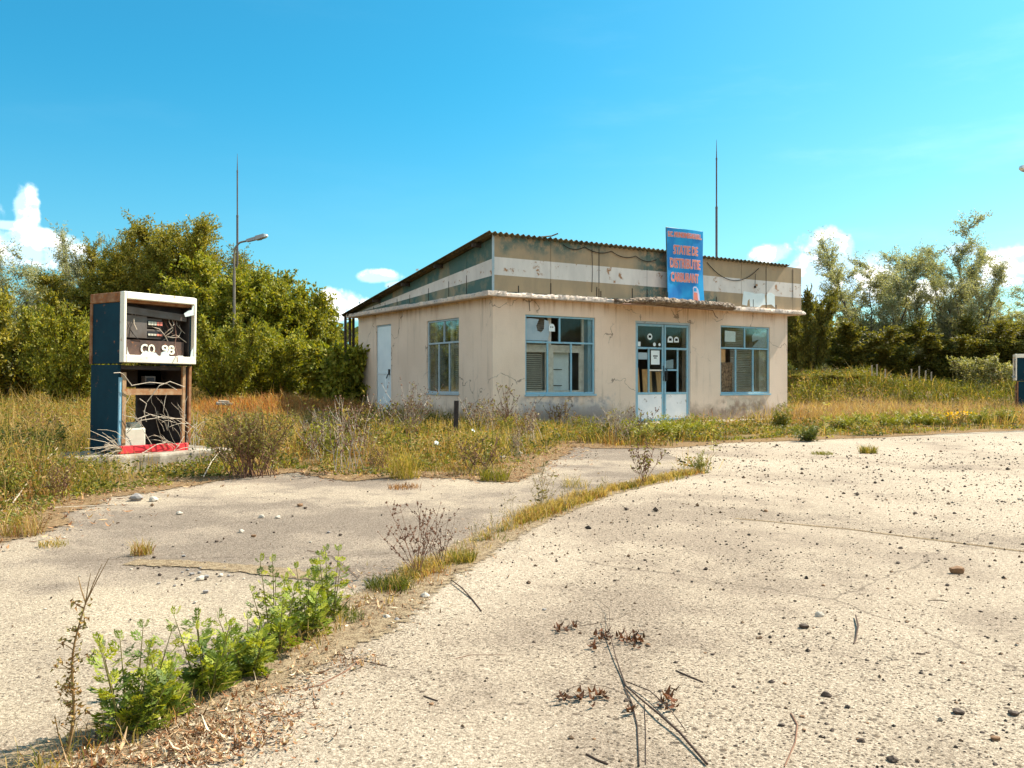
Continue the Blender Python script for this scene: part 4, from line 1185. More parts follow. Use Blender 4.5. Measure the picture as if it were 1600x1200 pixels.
can = empty('plastic_canister', 'cream plastic canister standing inside the rusty fuel pump', 'canister', (PX_ + 0.02, PY_ + 0.16, 0.226), PR)
can.location = Vector((PX_, PY_, 0.226)) + Vector((math.cos(PR) * 0.24 - math.sin(PR) * 0.13, math.sin(PR) * 0.24 + math.cos(PR) * 0.13, 0))
mb = MB(); mb.box(-0.15, 0.20, 0, 0.26, 0, 0.27); mb.build('body', MT['cream_plastic'], can, bevel=0.025)
mb = MB(); mb.box(0.02, 0.17, 0.04, 0.20, 0.27, 0.33); mb.build('cap', MT['cream_plastic'], can, bevel=0.015)
mb = MB(); mb.tube([(-0.11, 0.1, 0.26), (-0.09, 0.1, 0.31), (-0.02, 0.1, 0.31), (0.0, 0.1, 0.26)], 0.018, 6); mb.build('handle', MT['cream_plastic'], can)

# iron stake in the weeds, broken rubble
x_, y_ = gp(698, 700)
mb = MB(); mb.box(-0.045, 0.045, -0.01, 0.0, 0, 0.72); mb.box(-0.045, -0.035, -0.06, -0.0105, 0, 0.72)
o = mb.build('iron_stake', MT['pump_dark']); o.location = (x_, y_ + 2.2, 0); o.rotation_euler = (R(2), R(1), 0.3)
tag(o, 'dark rusty angle iron stake standing in weeds below the side window', 'stake')
mb = MB(); mb.box(-0.2, 0.2, -0.1, 0.1, 0.0, 0.08); mb.box(-0.15, 0.12, -0.08, 0.08, 0.081, 0.13)
o = mb.build('rubble_block', MT['rough_concrete'], None, bevel=0.02); o.location = (at(350, 23.4), 23.4, float(bank(at(350, 23.4), 23.4)) + 0.16); o.rotation_euler = (0, 0.08, 0.4)
tag(o, 'pale broken concrete block lying on the brown grass behind the pump', 'rubble')

# ------------------------------------------------------------------ vegetation helpers
def unit(v):
    return v / np.maximum(np.linalg.norm(v, axis=-1, keepdims=True), 1e-9)


def leaf_quads(c, d, L, W, r, fold=0.25):
    """rhombic leaves: base c, direction d, length L, width W"""
    n = len(c)
    side = unit(np.cross(d, unit(r.normal(size=(n, 3)))))
    up = np.cross(side, d)
    L = np.broadcast_to(L, n)[:, None]; W = np.broadcast_to(W, n)[:, None]
    mid = c + d * L * 0.45 + up * L * fold * 0.3
    v = np.stack([c, mid + side * W * 0.5, c + d * L - up * L * fold * 0.3, mid - side * W * 0.5], 1).reshape(-1, 3)
    f = np.arange(n * 4).reshape(n, 4)
    return v, f


class Field2D:
    """smooth 2-D value noise in metres"""
    def __init__(self, seed, cell):
        self.g = np.random.default_rng(seed).random((256, 256)); self.c = cell

    def __call__(self, x, y):
        u, v = np.asarray(x) / self.c + 100, np.asarray(y) / self.c + 100
        i, j = np.floor(u).astype(int), np.floor(v).astype(int)
        a, b = u - i, v - j
        a, b = a * a * (3 - 2 * a), b * b * (3 - 2 * b)
        i0, i1, j0, j1 = i % 256, (i + 1) % 256, j % 256, (j + 1) % 256
        G_ = self.g
        return (G_[i0, j0] * (1 - a) + G_[i1, j0] * a) * (1 - b) + (G_[i0, j1] * (1 - a) + G_[i1, j1] * a) * b


nA, nB, nC, nD = Field2D(1, 3.0), Field2D(2, 0.9), Field2D(3, 0.35), Field2D(4, 1.6)


def inside(x, y, poly):
    p = np.asarray(poly); r = np.zeros(len(x), bool)
    j = len(p) - 1
    for i in range(len(p)):
        (xi, yi), (xj, yj) = p[i], p[j]
        c = ((yi > y) != (yj > y)) & (x < (xj - xi) * (y - yi) / (yj - yi + 1e-12) + xi)
        r ^= c; j = i
    return r


def blades(x, y, z, h, w, lean, col, r, jitter=0.03, name='grass', mat=None):
    n = len(x)
    az = r.random(n) * 2 * math.pi
    d = np.c_[np.cos(az), np.sin(az), np.zeros(n)]
    fa = r.random(n) * math.pi
    s = np.c_[np.cos(fa), np.sin(fa), np.zeros(n)] * (w / 2)[:, None]
    b = np.c_[x + r.normal(size=n) * jitter, y + r.normal(size=n) * jitter, z]
    up = np.array([0, 0, 1.0])
    m = b + up * (h * 0.55)[:, None] + d * (lean * h * 0.30)[:, None]
    t = b + up * (h * np.clip(1 - lean * 0.35, 0.3, 1))[:, None] + d * (lean * h * 0.85)[:, None]
    v = np.stack([b - s, b + s, m - s * 0.8, m + s * 0.8, t - s * 0.12, t + s * 0.12], 1).reshape(-1, 3)
    k = np.arange(n)[:, None] * 6
    f = np.concatenate([k + np.array([0, 1, 3, 2]), k + np.array([2, 3, 5, 4])], 1).reshape(-1, 4)
    o = np_mesh(name, v, f, mat or MT['grass'], np.repeat(col, 6, 0))
    return o


def pick(pal, k, r):
    pal = np.asarray(pal, float)
    return pal[k] * (1 + r.normal(size=(len(k), 1)) * 0.16).clip(0.5, 1.6)


GREEN, YGREEN, STRAW, BROWN, DARKG = (0.098, 0.108, 0.015), (0.220, 0.185, 0.024), (0.430, 0.290, 0.110), (0.300, 0.140, 0.048), (0.045, 0.050, 0.009)
GP = [GREEN, YGREEN, STRAW, BROWN, DARKG]

# ------------------------------------------------------------------ grass fields
r = np.random.default_rng(42)
N = 78000
y = r.uniform(3.2, 46, N); x = r.uniform(-1, 1, N) * (0.72 * y + 2.5)
ok = ~inside(x, y, apron_poly) & ~inside(x, y, fore_poly)
t_, s_ = to_local(x, y)
ok &= ~((t_ > -0.05) & (t_ < 10.2) & (s_ > -0.03) & (s_ < 9))
ok &= ~((t_ > 2) & (s_ > 9) & (t_ < 9))
step_zone = (t_ > 3.3) & (t_ < 10.7) & (s_ > -0.95) & (s_ < 0)
ok &= ~(step_zone & (r.random(N) < 0.93))
bare = (t_ > 1.6) & (t_ < 3.6) & (s_ > -3.6) & (s_ < 0.0)                    # open earth left of the entrance
ok &= ~(bare & (r.random(N) < 0.80))
pxr, pyr = (x - PX_) * math.cos(PR) + (y - PY_) * math.sin(PR), -(x - PX_) * math.sin(PR) + (y - PY_) * math.cos(PR)
ok &= ~((pxr > -0.56) & (pxr < 1.56) & (pyr > -0.26) & (pyr < 0.95))
x, y, t_, s_ = x[ok], y[ok], t_[ok], s_[ok]
n = len(x)
z = bank(x, y) - 0.015
band = (t_ > 1.0) & (s_ < 0) & (y < 24)                                      # strip in front of the facade
rightf = (x > 7.0) & (y > 19.5) & ~((t_ < 10.2) & (s_ < 0.0) & (y < 21.5))
bankz = (x > 8) & (y > 31.5)
dry = rightf & (y > 22.8) & ~bankz
dryleft = (np.exp(-((x + 6.6) / 2.5) ** 2 - ((y - 24.6) / 2.6) ** 2) > 0.25)
h = 0.20 + 0.26 * nB(x, y) + 0.22 * nA(x, y)
h = np.where(band, 0.05 + 0.28 * nB(x, y) ** 2.2, h)
h = np.where(rightf & ~dry & ~bankz, 0.12 + 0.30 * nB(x, y), h)
h = np.where(dry, 0.30 + 0.22 * nB(x, y), h)
h = np.where(bankz, 0.30 + 0.40 * nB(x, y), h)
back = (x < -3) & (y > 13)
h = np.where(back & ~dryleft, 0.28 + 0.45 * nB(x, y), h)
h = np.where(back & ~dryleft & (x > -9.5) & (y > 14), 0.14 + 0.26 * nB(x, y), h)
h = np.where(dryleft, 0.22 + 0.2 * nB(x, y), h)
# low fringe where the field meets the slabs
el_a = np.array(ragged(EDGE_L, 0.4, 0.0))
dist = np.full(n, 9.0)
for q in el_a: dist = np.minimum(dist, np.hypot(x - q[0], y - q[1]))
patch = (x > -4.2) & (y < 21) & (t_ < 3.4)
h = np.where(patch, h * (0.35 + 0.62 * nB(x + 5, y) ** 1.3), h)
h = h * np.clip(0.34 + dist * 0.8, 0.34, 1.0)
pumpfront = (np.hypot(x - PX_ - 0.6, y - PY_ + 0.75) < 1.25) & (y < PY_ + 0.5)
h = np.where(pumpfront, h * 0.62, h)
thin = ((nC(x + 3, y + 8) * 0.55 + nB(x, y + 4) * 0.45 < np.where(patch | band, 0.47, 0.38)) & ~dry) | (band & (t_ > 6.3) & (r.random(n) < 0.6))
keep_ = ~(thin & (r.random(n) < 0.88))
x, y, z, h, t_, s_, band, rightf, bankz, dry, dryleft, back, dist = (a_[keep_] for a_ in (x, y, z, h, t_, s_, band, rightf, bankz, dry, dryleft, back, dist))
n = len(x)
gsc = nD(x, y) * 0.65 + nC(x, y) * 0.35
K = 8
rep = lambda a: np.repeat(a, K)
X, Y, Z, Hh = rep(x), rep(y), rep(z), rep(h)
m = len(X)
q = rep(gsc) + r.normal(size=m) * 0.13
kind = np.select([q < 0.30, q < 0.42, q < 0.54, q < 0.64], [2, 1, 0, 3], np.where(r.random(m) < 0.5, 2, 3))
kind = np.where((r.random(m) < 0.14), 2, kind)
kind = np.where((r.random(m) < 0.10), 4, kind)
kind = np.where(rep(dry) & (r.random(m) < 0.85), np.where(r.random(m) < 0.6, 3, 2), kind)
kind = np.where(rep(dryleft) & (r.random(m) < 0.8), np.where(r.random(m) < 0.62, 3, 2), kind)
kind = np.where(rep(bankz) & (r.random(m) < 0.75), np.where(r.random(m) < 0.40, 1, np.where(r.random(m) < 0.6, 0, 4)), kind)
kind = np.where(rep(back & ~dryleft) & (r.random(m) < 0.62), np.where(r.random(m) < 0.5, 2, 3), kind)
Hb = Hh * (0.35 + 1.1 * r.random(m) ** 1.6) * np.where(kind == 2, 1.2, 1.0)
Wb = (0.003 + 0.00034 * Y) * r.uniform(0.6, 1.4, m)
GP = GP + [(0.42, 0.175, 0.060)]
GP = GP + [(0.310, 0.185, 0.105), (0.400, 0.285, 0.165)]
kind = np.where(rep(dryleft) & (r.random(m) < 0.55), 5, kind)
kind = np.where(rep(dry) & (r.random(m) < 0.8), np.where(r.random(m) < 0.65, 6, 7), kind)
col = pick(GP, kind, r)
sel = rep(rightf)
o = blades(X[~sel], Y[~sel], Z[~sel], Hb[~sel], Wb[~sel], r.uniform(0.1, 1.0, (~sel).sum()) + 0.9 * (r.random((~sel).sum()) < 0.3), col[~sel], r, 0.09, 'grass')
tag(o, 'tall mixed green and straw coloured grass around the pump and the side wall', 'grass', None, 'stuff')
o = blades(X[sel], Y[sel], Z[sel], Hb[sel], Wb[sel], r.uniform(0.1, 1.0, sel.sum()) + 0.9 * (r.random(sel.sum()) < 0.3), col[sel], r, 0.12, 'dry_grass')
tag(o, 'brown and yellow green grass field on the right beyond the forecourt', 'grass', None, 'stuff')

# low leafy weeds through the grass
idx = np.unique(np.r_[r.choice(n, min(n, 13000), replace=False), np.nonzero((x < -2.8) & (y < 11.5) & (r.random(n) < 0.32))[0]])
wx, wy, wz = x[idx], y[idx], z[idx]
keep = ~(dry[idx] & (r.random(len(idx)) < 0.93)) & ~(dryleft[idx])
keep &= (nD(wx + 31, wy + 7) > 0.38) | (r.random(len(idx)) < 0.2) | ((wx < -2.8) & (wy < 11.5))
wx, wy, wz = wx[keep], wy[keep], wz[keep]
wh = h[idx][keep] * r.uniform(0.5, 1.1, len(wx))
K = 34
C = np.c_[np.repeat(wx, K), np.repeat(wy, K), np.repeat(wz, K)]
m = len(C); wr = np.repeat(0.05 + wh * 0.30, K)
u = r.random(m)
C += np.c_[r.normal(size=m) * wr, r.normal(size=m) * wr, u * np.repeat(wh, K)]
D = unit(np.c_[r.normal(size=m), r.normal(size=m), r.uniform(-0.2, 0.9, m)])
Ls = (0.022 + 0.0016 * C[:, 1]) * r.uniform(0.6, 1.5, m)
v, f = leaf_quads(C, D, Ls, Ls * 0.5, r)
base = np.where(r.random(len(wx)) < 0.7, 0, 1)
base = np.where(r.random(len(wx)) < 0.25, 2, base); base = np.where(r.random(len(wx)) < 0.16, 3, base)
cl = pick([(0.130, 0.135, 0.018), (0.250, 0.220, 0.032), (0.055, 0.066, 0.012), (0.34, 0.20, 0.075)], np.repeat(base, K), r)
o = np_mesh('weeds', v, f, MT['leaf'], np.repeat(cl, 4, 0))
tag(o, 'low leafy green weeds growing all through the grass', 'weeds', None, 'stuff')

# grass and dead stalks in the joint between the slabs
jp = np.array(jl); jp = jp[(jp[:, 1] > 1.8)]
seg = r.integers(0, len(jp) - 1, 5200); tt = r.random(5200)
gx = jp[seg, 0] * (1 - tt) + jp[seg + 1, 0] * tt + r.normal(size=5200) * 0.055
gy = jp[seg, 1] * (1 - tt) + jp[seg + 1, 1] * tt + r.normal(size=5200) * 0.055
dens_ = nC(gx, gy) * 0.5 + nB(gx, gy) * 0.5
far_ = np.clip((gy - 3.9) / 1.0, 0, 1)
kp = r.random(5200) < (0.10 + 0.9 * far_) * np.clip((dens_ - 0.28) * 2.6, 0.06, 1)
gx, gy, dens_ = gx[kp], gy[kp], dens_[kp]
kind = np.where(r.random(len(gx)) < 0.48, 2, np.where(r.random(len(gx)) < 0.5, 1, 0))
kind = np.where(r.random(len(gx)) < 0.2, 3, kind)
K = 5
gx, gy, kind, dens_ = (np.repeat(a, K) for a in (gx, gy, kind, dens_))
m = len(gx)
o = blades(gx, gy, np.full(m, 0.008), (0.035 + 0.10 * dens_ * r.random(m)) * np.where(kind == 2, 1.25, 1), (0.0020 + 0.00042 * gy) * r.uniform(0.6, 1.3, m), r.uniform(0.15, 1.4, m), pick(GP, kind, r), r, 0.02, 'grass')
tag(o, 'short grass and straw growing in the joint between the two concrete slabs', 'grass', None, 'stuff')


# ------------------------------------------------------------------ trees and shrubs
def grow(seed, H, spread, stems, nleaf, L, W, pal, low=0.15, lean=0.5, droop=0.1, bl_=0.45, tw=0.55, bare=0.0, thick=0.10, nbr=12):
    rr = np.random.default_rng(seed); rnd = random.Random(seed)
    wood = MB(); segs, tints = [], []
    for k in range(stems):
        az = 2 * math.pi * (k + rnd.uniform(-0.3, 0.3)) / stems
        hh = H * rnd.uniform(0.72, 1.0) if k else H
        out = spread * (rnd.uniform(0.25, 0.75) if stems > 1 else 0.08) * lean * 2
        pts = []
        for i in range(9):
            f = i / 8
            o_ = out * (f ** 0.85)
            pts.append(Vector((math.cos(az) * o_ + rnd.gauss(0, 0.05 * H * f * 0.35), math.sin(az) * o_ + rnd.gauss(0, 0.05 * H * f * 0.35), hh * f * (1 - 0.06 * f))))
        rad = thick * (0.75 if stems > 1 else 1)
        wood.tube([p - Vector((0, 0, 0.1)) if i == 0 else p for i, p in enumerate(pts)], [max(0.012, rad * (1 - i / 8.3)) for i in range(9)], 6)
        for b in range(nbr):
            f = low + (1 - low) * (b + rnd.random()) / nbr
            f = min(f, 0.985)
            i = min(int(f * 8), 7); u = f * 8 - i
            p0 = pts[i].lerp(pts[i + 1], u)
            ln = spread * bl_ * (1.15 - 0.75 * f) * rnd.uniform(0.6, 1.25) + 0.15
            a2 = rnd.uniform(0, 2 * math.pi) if stems == 1 else az + rnd.gauss(0, 1.25)
            up = rnd.uniform(0.25, 1.0) - droop * 0.8
            bp = [p0]; d = Vector((math.cos(a2), math.sin(a2), up)).normalized()
            for s in range(4):
                d = (d + Vector((rnd.gauss(0, 0.22), rnd.gauss(0, 0.22), 0.12 - droop * 0.35))).normalized()
                bp.append(bp[-1] + d * ln / 4)
            wood.tube(bp, [max(0.008, rad * 0.42 * (1 - f * 0.6) * (1 - s / 4.6)) for s in range(5)], 4, cap=False)
            tint = rnd.uniform(0.82, 1.2)
            for s in range(1, 5):
                segs.append((bp[s - 1], bp[s], 0.7)); tints.append(tint)
                for t in range(4):
                    q0 = bp[s - 1].lerp(bp[s], rnd.random())
                    dq = (d * 0.5 + Vector((rnd.gauss(0, 0.6), rnd.gauss(0, 0.6), rnd.gauss(0.25 - droop, 0.45)))).normalized()
                    segs.append((q0, q0 + dq * tw * rnd.uniform(0.5, 1.2), 1.0)); tints.append(tint * rnd.uniform(0.88, 1.12))
        segs.append((pts[6], pts[8], 0.8)); tints.append(1.0)
    A = np.array([tuple(s[0]) for s in segs]); B = np.array([tuple(s[1]) for s in segs]); wt = np.array([s[2] for s in segs]); T = np.array(tints)
    wt = wt * (rr.random(len(wt)) > bare)
    wt /= wt.sum()
    si = rr.choice(len(A), nleaf, p=wt); t = rr.random(nleaf)[:, None]
    sd = unit(B[si] - A[si])
    c = A[si] * (1 - t) + B[si] * t + rr.normal(size=(nleaf, 3)) * 0.05 * (L / 0.13)
    keep = c[:, 2] > 0.02
    c, sd, si = c[keep], sd[keep], si[keep]; nl = len(c)
    d = unit(sd * 0.55 + rr.normal(size=(nl, 3)) * 0.62 + np.array([0, 0, -droop]))
    ls = L * rr.uniform(0.65, 1.35, nl)
    v, f = leaf_quads(c, d, ls, W * rr.uniform(0.75, 1.25, nl), rr)
    col = np.asarray(pal)[rr.choice(len(pal), nl)] * T[si][:, None] * rr.uniform(0.8, 1.2, nl)[:, None]
    return wood, v, f, np.repeat(col, 4, 0)


def plant_tree(name, cat, label, group, x, y, data, top, width, H0, S0, rot=0.0, z=None):
    root = empty(name, label, cat, (x, y, float(bank(x, y)) - 0.03 if z is None else z), rot, group)
    wood, v, f, col = data
    wood.build('trunk', MT['bark'], root)
    np_mesh('crown', v, f, MT['leaf'], col, root)
    root.scale = (width / S0, width / S0, top / H0)
    return root


OLIVE = [(0.25, 0.21, 0.028), (0.188, 0.171, 0.022), (0.332, 0.257, 0.036), (0.142, 0.139, 0.022)]
BRIGHT = [(0.242, 0.227, 0.02), (0.184, 0.189, 0.017), (0.306, 0.258, 0.03), (0.136, 0.144, 0.015)]
GREYW = [(0.345, 0.33, 0.206), (0.265, 0.264, 0.15), (0.437, 0.408, 0.288), (0.196, 0.198, 0.106)]
_OLD = [(0.236, 0.216, 0.128), (0.176, 0.169, 0.095), (0.304, 0.27, 0.176), (0.135, 0.132, 0.068)]
DARK = [(0.144, 0.131, 0.023), (0.105, 0.103, 0.018), (0.195, 0.161, 0.031)]
PALE = [(0.312, 0.281, 0.14), (0.234, 0.221, 0.082), (0.39, 0.34, 0.199), (0.169, 0.167, 0.047)]

KIND = {}
KIND['grey_willow'] = [(grow(101, 8.0, 3.2, 6, 19000, 0.14, 0.040, GREYW, 0.10, 0.5, 0.0, 0.36, 0.8, 0.40), 8.0, 4.2),
                       (grow(102, 8.0, 3.0, 5, 17000, 0.14, 0.040, GREYW, 0.12, 0.5, 0.0, 0.36, 0.8, 0.42), 8.0, 4.0)]
KIND['olive_willow'] = [(grow(111, 8.0, 3.0, 7, 70000, 0.15, 0.055, OLIVE, 0.04, 0.5, 0.08, 0.40, 0.95, 0.05, nbr=15), 8.0, 4.4),
                        (grow(112, 8.0, 2.8, 6, 64000, 0.15, 0.055, OLIVE, 0.04, 0.5, 0.08, 0.42, 0.95, 0.05, nbr=16), 8.0, 4.2)]
KIND['broadleaf'] = [(grow(121, 5.6, 3.4, 10, 76000, 0.15, 0.095, BRIGHT, 0.02, 0.5, 0.05, 0.36, 0.75, 0.03, nbr=14), 5.6, 5.2),
                     (grow(122, 5.6, 3.4, 9, 70000, 0.15, 0.095, BRIGHT, 0.02, 0.5, 0.05, 0.38, 0.75, 0.03, nbr=15), 5.6, 5.2)]
KIND['shrub'] = [(grow(131, 2.6, 2.4, 8, 17000, 0.115, 0.06, OLIVE, 0.0, 0.5, 0.0, 0.38, 0.35, 0.05, 0.04, 9), 2.6, 3.4),
                 (grow(132, 2.6, 2.4, 8, 17000, 0.115, 0.06, BRIGHT, 0.0, 0.5, 0.0, 0.40, 0.35, 0.05, 0.04, 9), 2.6, 3.4)]
KIND['bigleaf'] = [(grow(141, 2.4, 1.6, 6, 3600, 0.24, 0.15, BRIGHT, 0.02, 0.5, 0.15, 0.42, 0.4, 0.05, 0.03, 8), 2.4, 2.6)]
KIND['dark_willow'] = [(grow(151, 8.6, 3.6, 8, 54000, 0.13, 0.038, GREYW, 0.05, 0.6, 0.02, 0.36, 0.8, 0.18, 0.10, 15), 8.6, 5.0),
                       (grow(152, 8.6, 3.4, 7, 48000, 0.13, 0.038, GREYW, 0.05, 0.6, 0.02, 0.36, 0.8, 0.18, 0.10, 15), 8.6, 4.8)]
KIND['dark_bush'] = [(grow(161, 4.0, 3.2, 8, 40000, 0.15, 0.075, DARK, 0.0, 0.5, 0.0, 0.42, 0.45, 0.05, 0.06, 12), 4.0, 4.8)]
KIND['pale_bush'] = [(grow(171, 2.0, 2.2, 9, 9000, 0.12, 0.07, PALE, 0.0, 0.5, 0.0, 0.40, 0.30, 0.05, 0.03, 8), 2.0, 3.2)]

TREES = [  # kind, variant, px of the middle, py of the top, px width, distance, name, category, label
    ('grey_willow', 0, 15, 388, 150, 46, 'willow_tree', 'tree', 'sparse grey willow at the far left, sky showing through it'),
    ('grey_willow', 1, 78, 384, 110, 44, 'willow_tree', 'tree', 'sparse grey willow second from the far left beneath the cloud'),
    ('grey_willow', 0, 128, 358, 110, 42, 'willow_tree', 'tree', 'grey willow with feathery top left above the pump'),
    ('olive_willow', 0, 182, 374, 90, 41, 'willow_tree', 'tree', 'slender olive willow directly above the pump'),
    ('olive_willow', 0, 240, 350, 140, 40, 'willow_tree', 'tree', 'tall dense yellow green willow behind the right side of the pump'),
    ('olive_willow', 1, 288, 340, 140, 39, 'willow_tree', 'tree', 'tall willow between the pump and the left lightning mast'),
    ('olive_willow', 0, 352, 392, 120, 41, 'willow_tree', 'tree', 'willow mostly hidden behind the street lamp'),
    ('broadleaf', 0, 372, 418, 200, 34, 'broadleaf_tree', 'tree', 'large rounded bright green tree behind the street lamp pole'),
    ('broadleaf', 1, 436, 430, 150, 35, 'broadleaf_tree', 'tree', 'rounded bright green tree right of the street lamp'),
    ('broadleaf', 0, 488, 486, 100, 38, 'broadleaf_tree', 'tree', 'lower green tree sloping down towards the roof eave'),
    ('olive_willow', 1, 535, 532, 70, 44, 'willow_tree', 'tree', 'small far tree just left of the back eave posts'),
    ('shrub', 0, 20, 462, 200, 27, 'shrub', 'shrub', 'large olive shrub at the left picture edge behind the tall grass'),
    ('shrub', 1, 105, 498, 150, 24, 'shrub', 'shrub', 'leafy shrub just left of the pump'),
    ('shrub', 0, -70, 480, 170, 25, 'shrub', 'shrub', 'shrub cut by the left picture edge'),
    ('olive_willow', 1, 150, 420, 150, 41, 'willow_tree', 'tree', 'lower olive willow behind the top left corner of the pump'),
    ('shrub', 0, 250, 470, 170, 33, 'shrub', 'shrub', 'olive shrub seen just above the top of the pump'),
    ('shrub', 0, 165, 500, 120, 30, 'shrub', 'shrub', 'shrub hidden mostly behind the pump side panel'),
    ('shrub', 1, 352, 510, 140, 27.6, 'shrub', 'shrub', 'round shrub low between the pump and street lamp'),
    ('shrub', 1, 428, 520, 150, 30.5, 'shrub', 'shrub', 'green shrub behind the dry orange grass right of the lamp'),
    ('bigleaf', 0, 533, 543, 105, 29.9, 'broadleaf_bush', 'bush', 'bush with large bright leaves against the left end of the building'),
    ('bigleaf', 0, 541, 545, 84, 27.0, 'broadleaf_bush', 'bush', 'lower shaded bush between the left building end and the eave posts'),
    ('dark_bush', 0, 1262, 462, 110, 38, 'dark_bush', 'bush', 'tall dark green bush against the right end of the building'),
    ('grey_willow', 0, 1300, 478, 90, 52, 'willow_tree', 'tree', 'far sparse grey willow right of the building below the cloud'),
    ('dark_willow', 0, 1372, 374, 165, 42, 'willow_tree', 'tree', 'tall grey green willow left of the tallest one on the right'),
    ('dark_willow', 1, 1462, 345, 150, 43, 'willow_tree', 'tree', 'tallest grey willow on the right with dark stems showing'),
    ('dark_willow', 0, 1516, 392, 120, 41.5, 'willow_tree', 'tree', 'willow leaning right beside the tallest one on the right'),
    ('grey_willow', 1, 1580, 468, 130, 50, 'willow_tree', 'tree', 'low sparse willow above the second pump'),
    ('dark_bush', 0, 1360, 510, 190, 40, 'dark_bush', 'bush', 'dark bush under the left of the right hand willows'),
    ('dark_bush', 0, 1462, 530, 190, 40.5, 'dark_bush', 'bush', 'dark bush at the foot of the tallest willow'),
    ('dark_bush', 0, 1560, 500, 150, 41, 'dark_bush', 'bush', 'olive bush left above the second pump'),
    ('dark_bush', 0, 1650, 505, 150, 41, 'dark_bush', 'bush', 'dark bush cut by the right picture edge'),
    ('grey_willow', 0, 1690, 430, 150, 46, 'willow_tree', 'tree', 'willow just beyond the right picture edge'),
    ('pale_bush', 0, 1536, 562, 110, 35.5, 'pale_bush', 'bush', 'pale leaved bush on the grassy bank left of the second pump'),
    ('shrub', 0, 1290, 585, 130, 35, 'shrub', 'shrub', 'dark low shrub on the bank just right of the building'),
]
first = {}
random.seed(99)
for kind, var, px, py, pw, Y, name, cat, label in TREES:
    data, H0, S0 = KIND[kind][var]
    X = at(px, Y); zb = float(bank(X, Y)) - 0.03
    top = (HZ - py) * Y / FPX + EYE - zb
    wid = pw * Y / FPX
    if (kind, var) not in first:
        o = plant_tree(name, cat, label, None, X, Y, data, top, wid, H0, S0, random.uniform(0, 6.28))
        first[(kind, var)] = o
    else:
        o = copy_tree(first[(kind, var)])
        o.name = name
        o.location = (X, Y, zb); o.rotation_euler = (0, 0, random.uniform(0, 6.28)); o.scale = (wid / S0, wid / S0, top / H0)
        o['label'] = label
    o['group'] = {'willow_tree': 'willows around the site', 'broadleaf_tree': 'rounded green trees by the street lamp', 'shrub': 'shrubs at the field edge', 'dark_bush': 'dark bushes on the right'}.get(name, '') or name.replace('_', ' ')

# far wood closing the horizon
r = np.random.default_rng(77)
n = 90000
fa = r.uniform(0, 2 * math.pi, n); fr_ = 118 + 22 * r.random(n)
fx, fy = np.sin(fa) * fr_, np.cos(fa) * fr_ * np.where(np.cos(fa) < 0, 0.5, 1.0)
prof = 5.0 + 5.0 * Field2D(8, 9.0)(fx, fy) + 2.0 * Field2D(9, 3.0)(fx, fy)
fzz = prof * r.random(n) ** 0.8
v, f = leaf_quads(np.c_[fx, fy, fzz], unit(r.normal(size=(n, 3))), 1.3, 0.8, r)
o = np_mesh('distant_wood', v, f, MT['leaf'], np.repeat(pick([OLIVE[1], DARK[0], OLIVE[3]], r.integers(0, 3, n), r), 4, 0))
tag(o, 'far belt of low woodland along the horizon', 'woodland', None, 'stuff')


# ------------------------------------------------------------------ foreground plants
def lobed_leaf(length, width, lobes=4):
    """deeply cut leaf in its own plane (along +x), returns quads (n,4,3)"""
    Q = []
    def rh(b, d, l, w):
        d = np.array(d) / np.hypot(*d); s = np.array([-d[1], d[0]])
        b = np.array(b)
        P = [b, b + d * l * 0.45 + s * w / 2, b + d * l, b + d * l * 0.45 - s * w / 2]
        Q.append([(p[0], p[1], 0.0) for p in P])
    rh((0, 0), (1, 0), length * 0.80, width * 0.07)
    for i in range(lobes):
        f = 0.22 + 0.56 * i / max(lobes - 1, 1)
        l = width * (0.66 - 0.34 * abs(f - 0.42) / 0.5)
        for sg_ in (1, -1):
            rh((length * f, 0), (0.85, sg_ * 0.70), l, width * 0.135)
            rh((length * f + l * 0.36, sg_ * l * 0.29), (1.0, sg_ * 0.12), l * 0.52, width * 0.105)
            rh((length * f + l * 0.26, sg_ * l * 0.21), (0.25, sg_ * 1.0), l * 0.34, width * 0.09)
    rh((length * 0.66, 0), (1, 0), length * 0.40, width * 0.15)
    for sg_ in (1, -1): rh((length * 0.72, 0), (1.0, sg_ * 0.5), length * 0.24, width * 0.11)
    return np.array(Q)


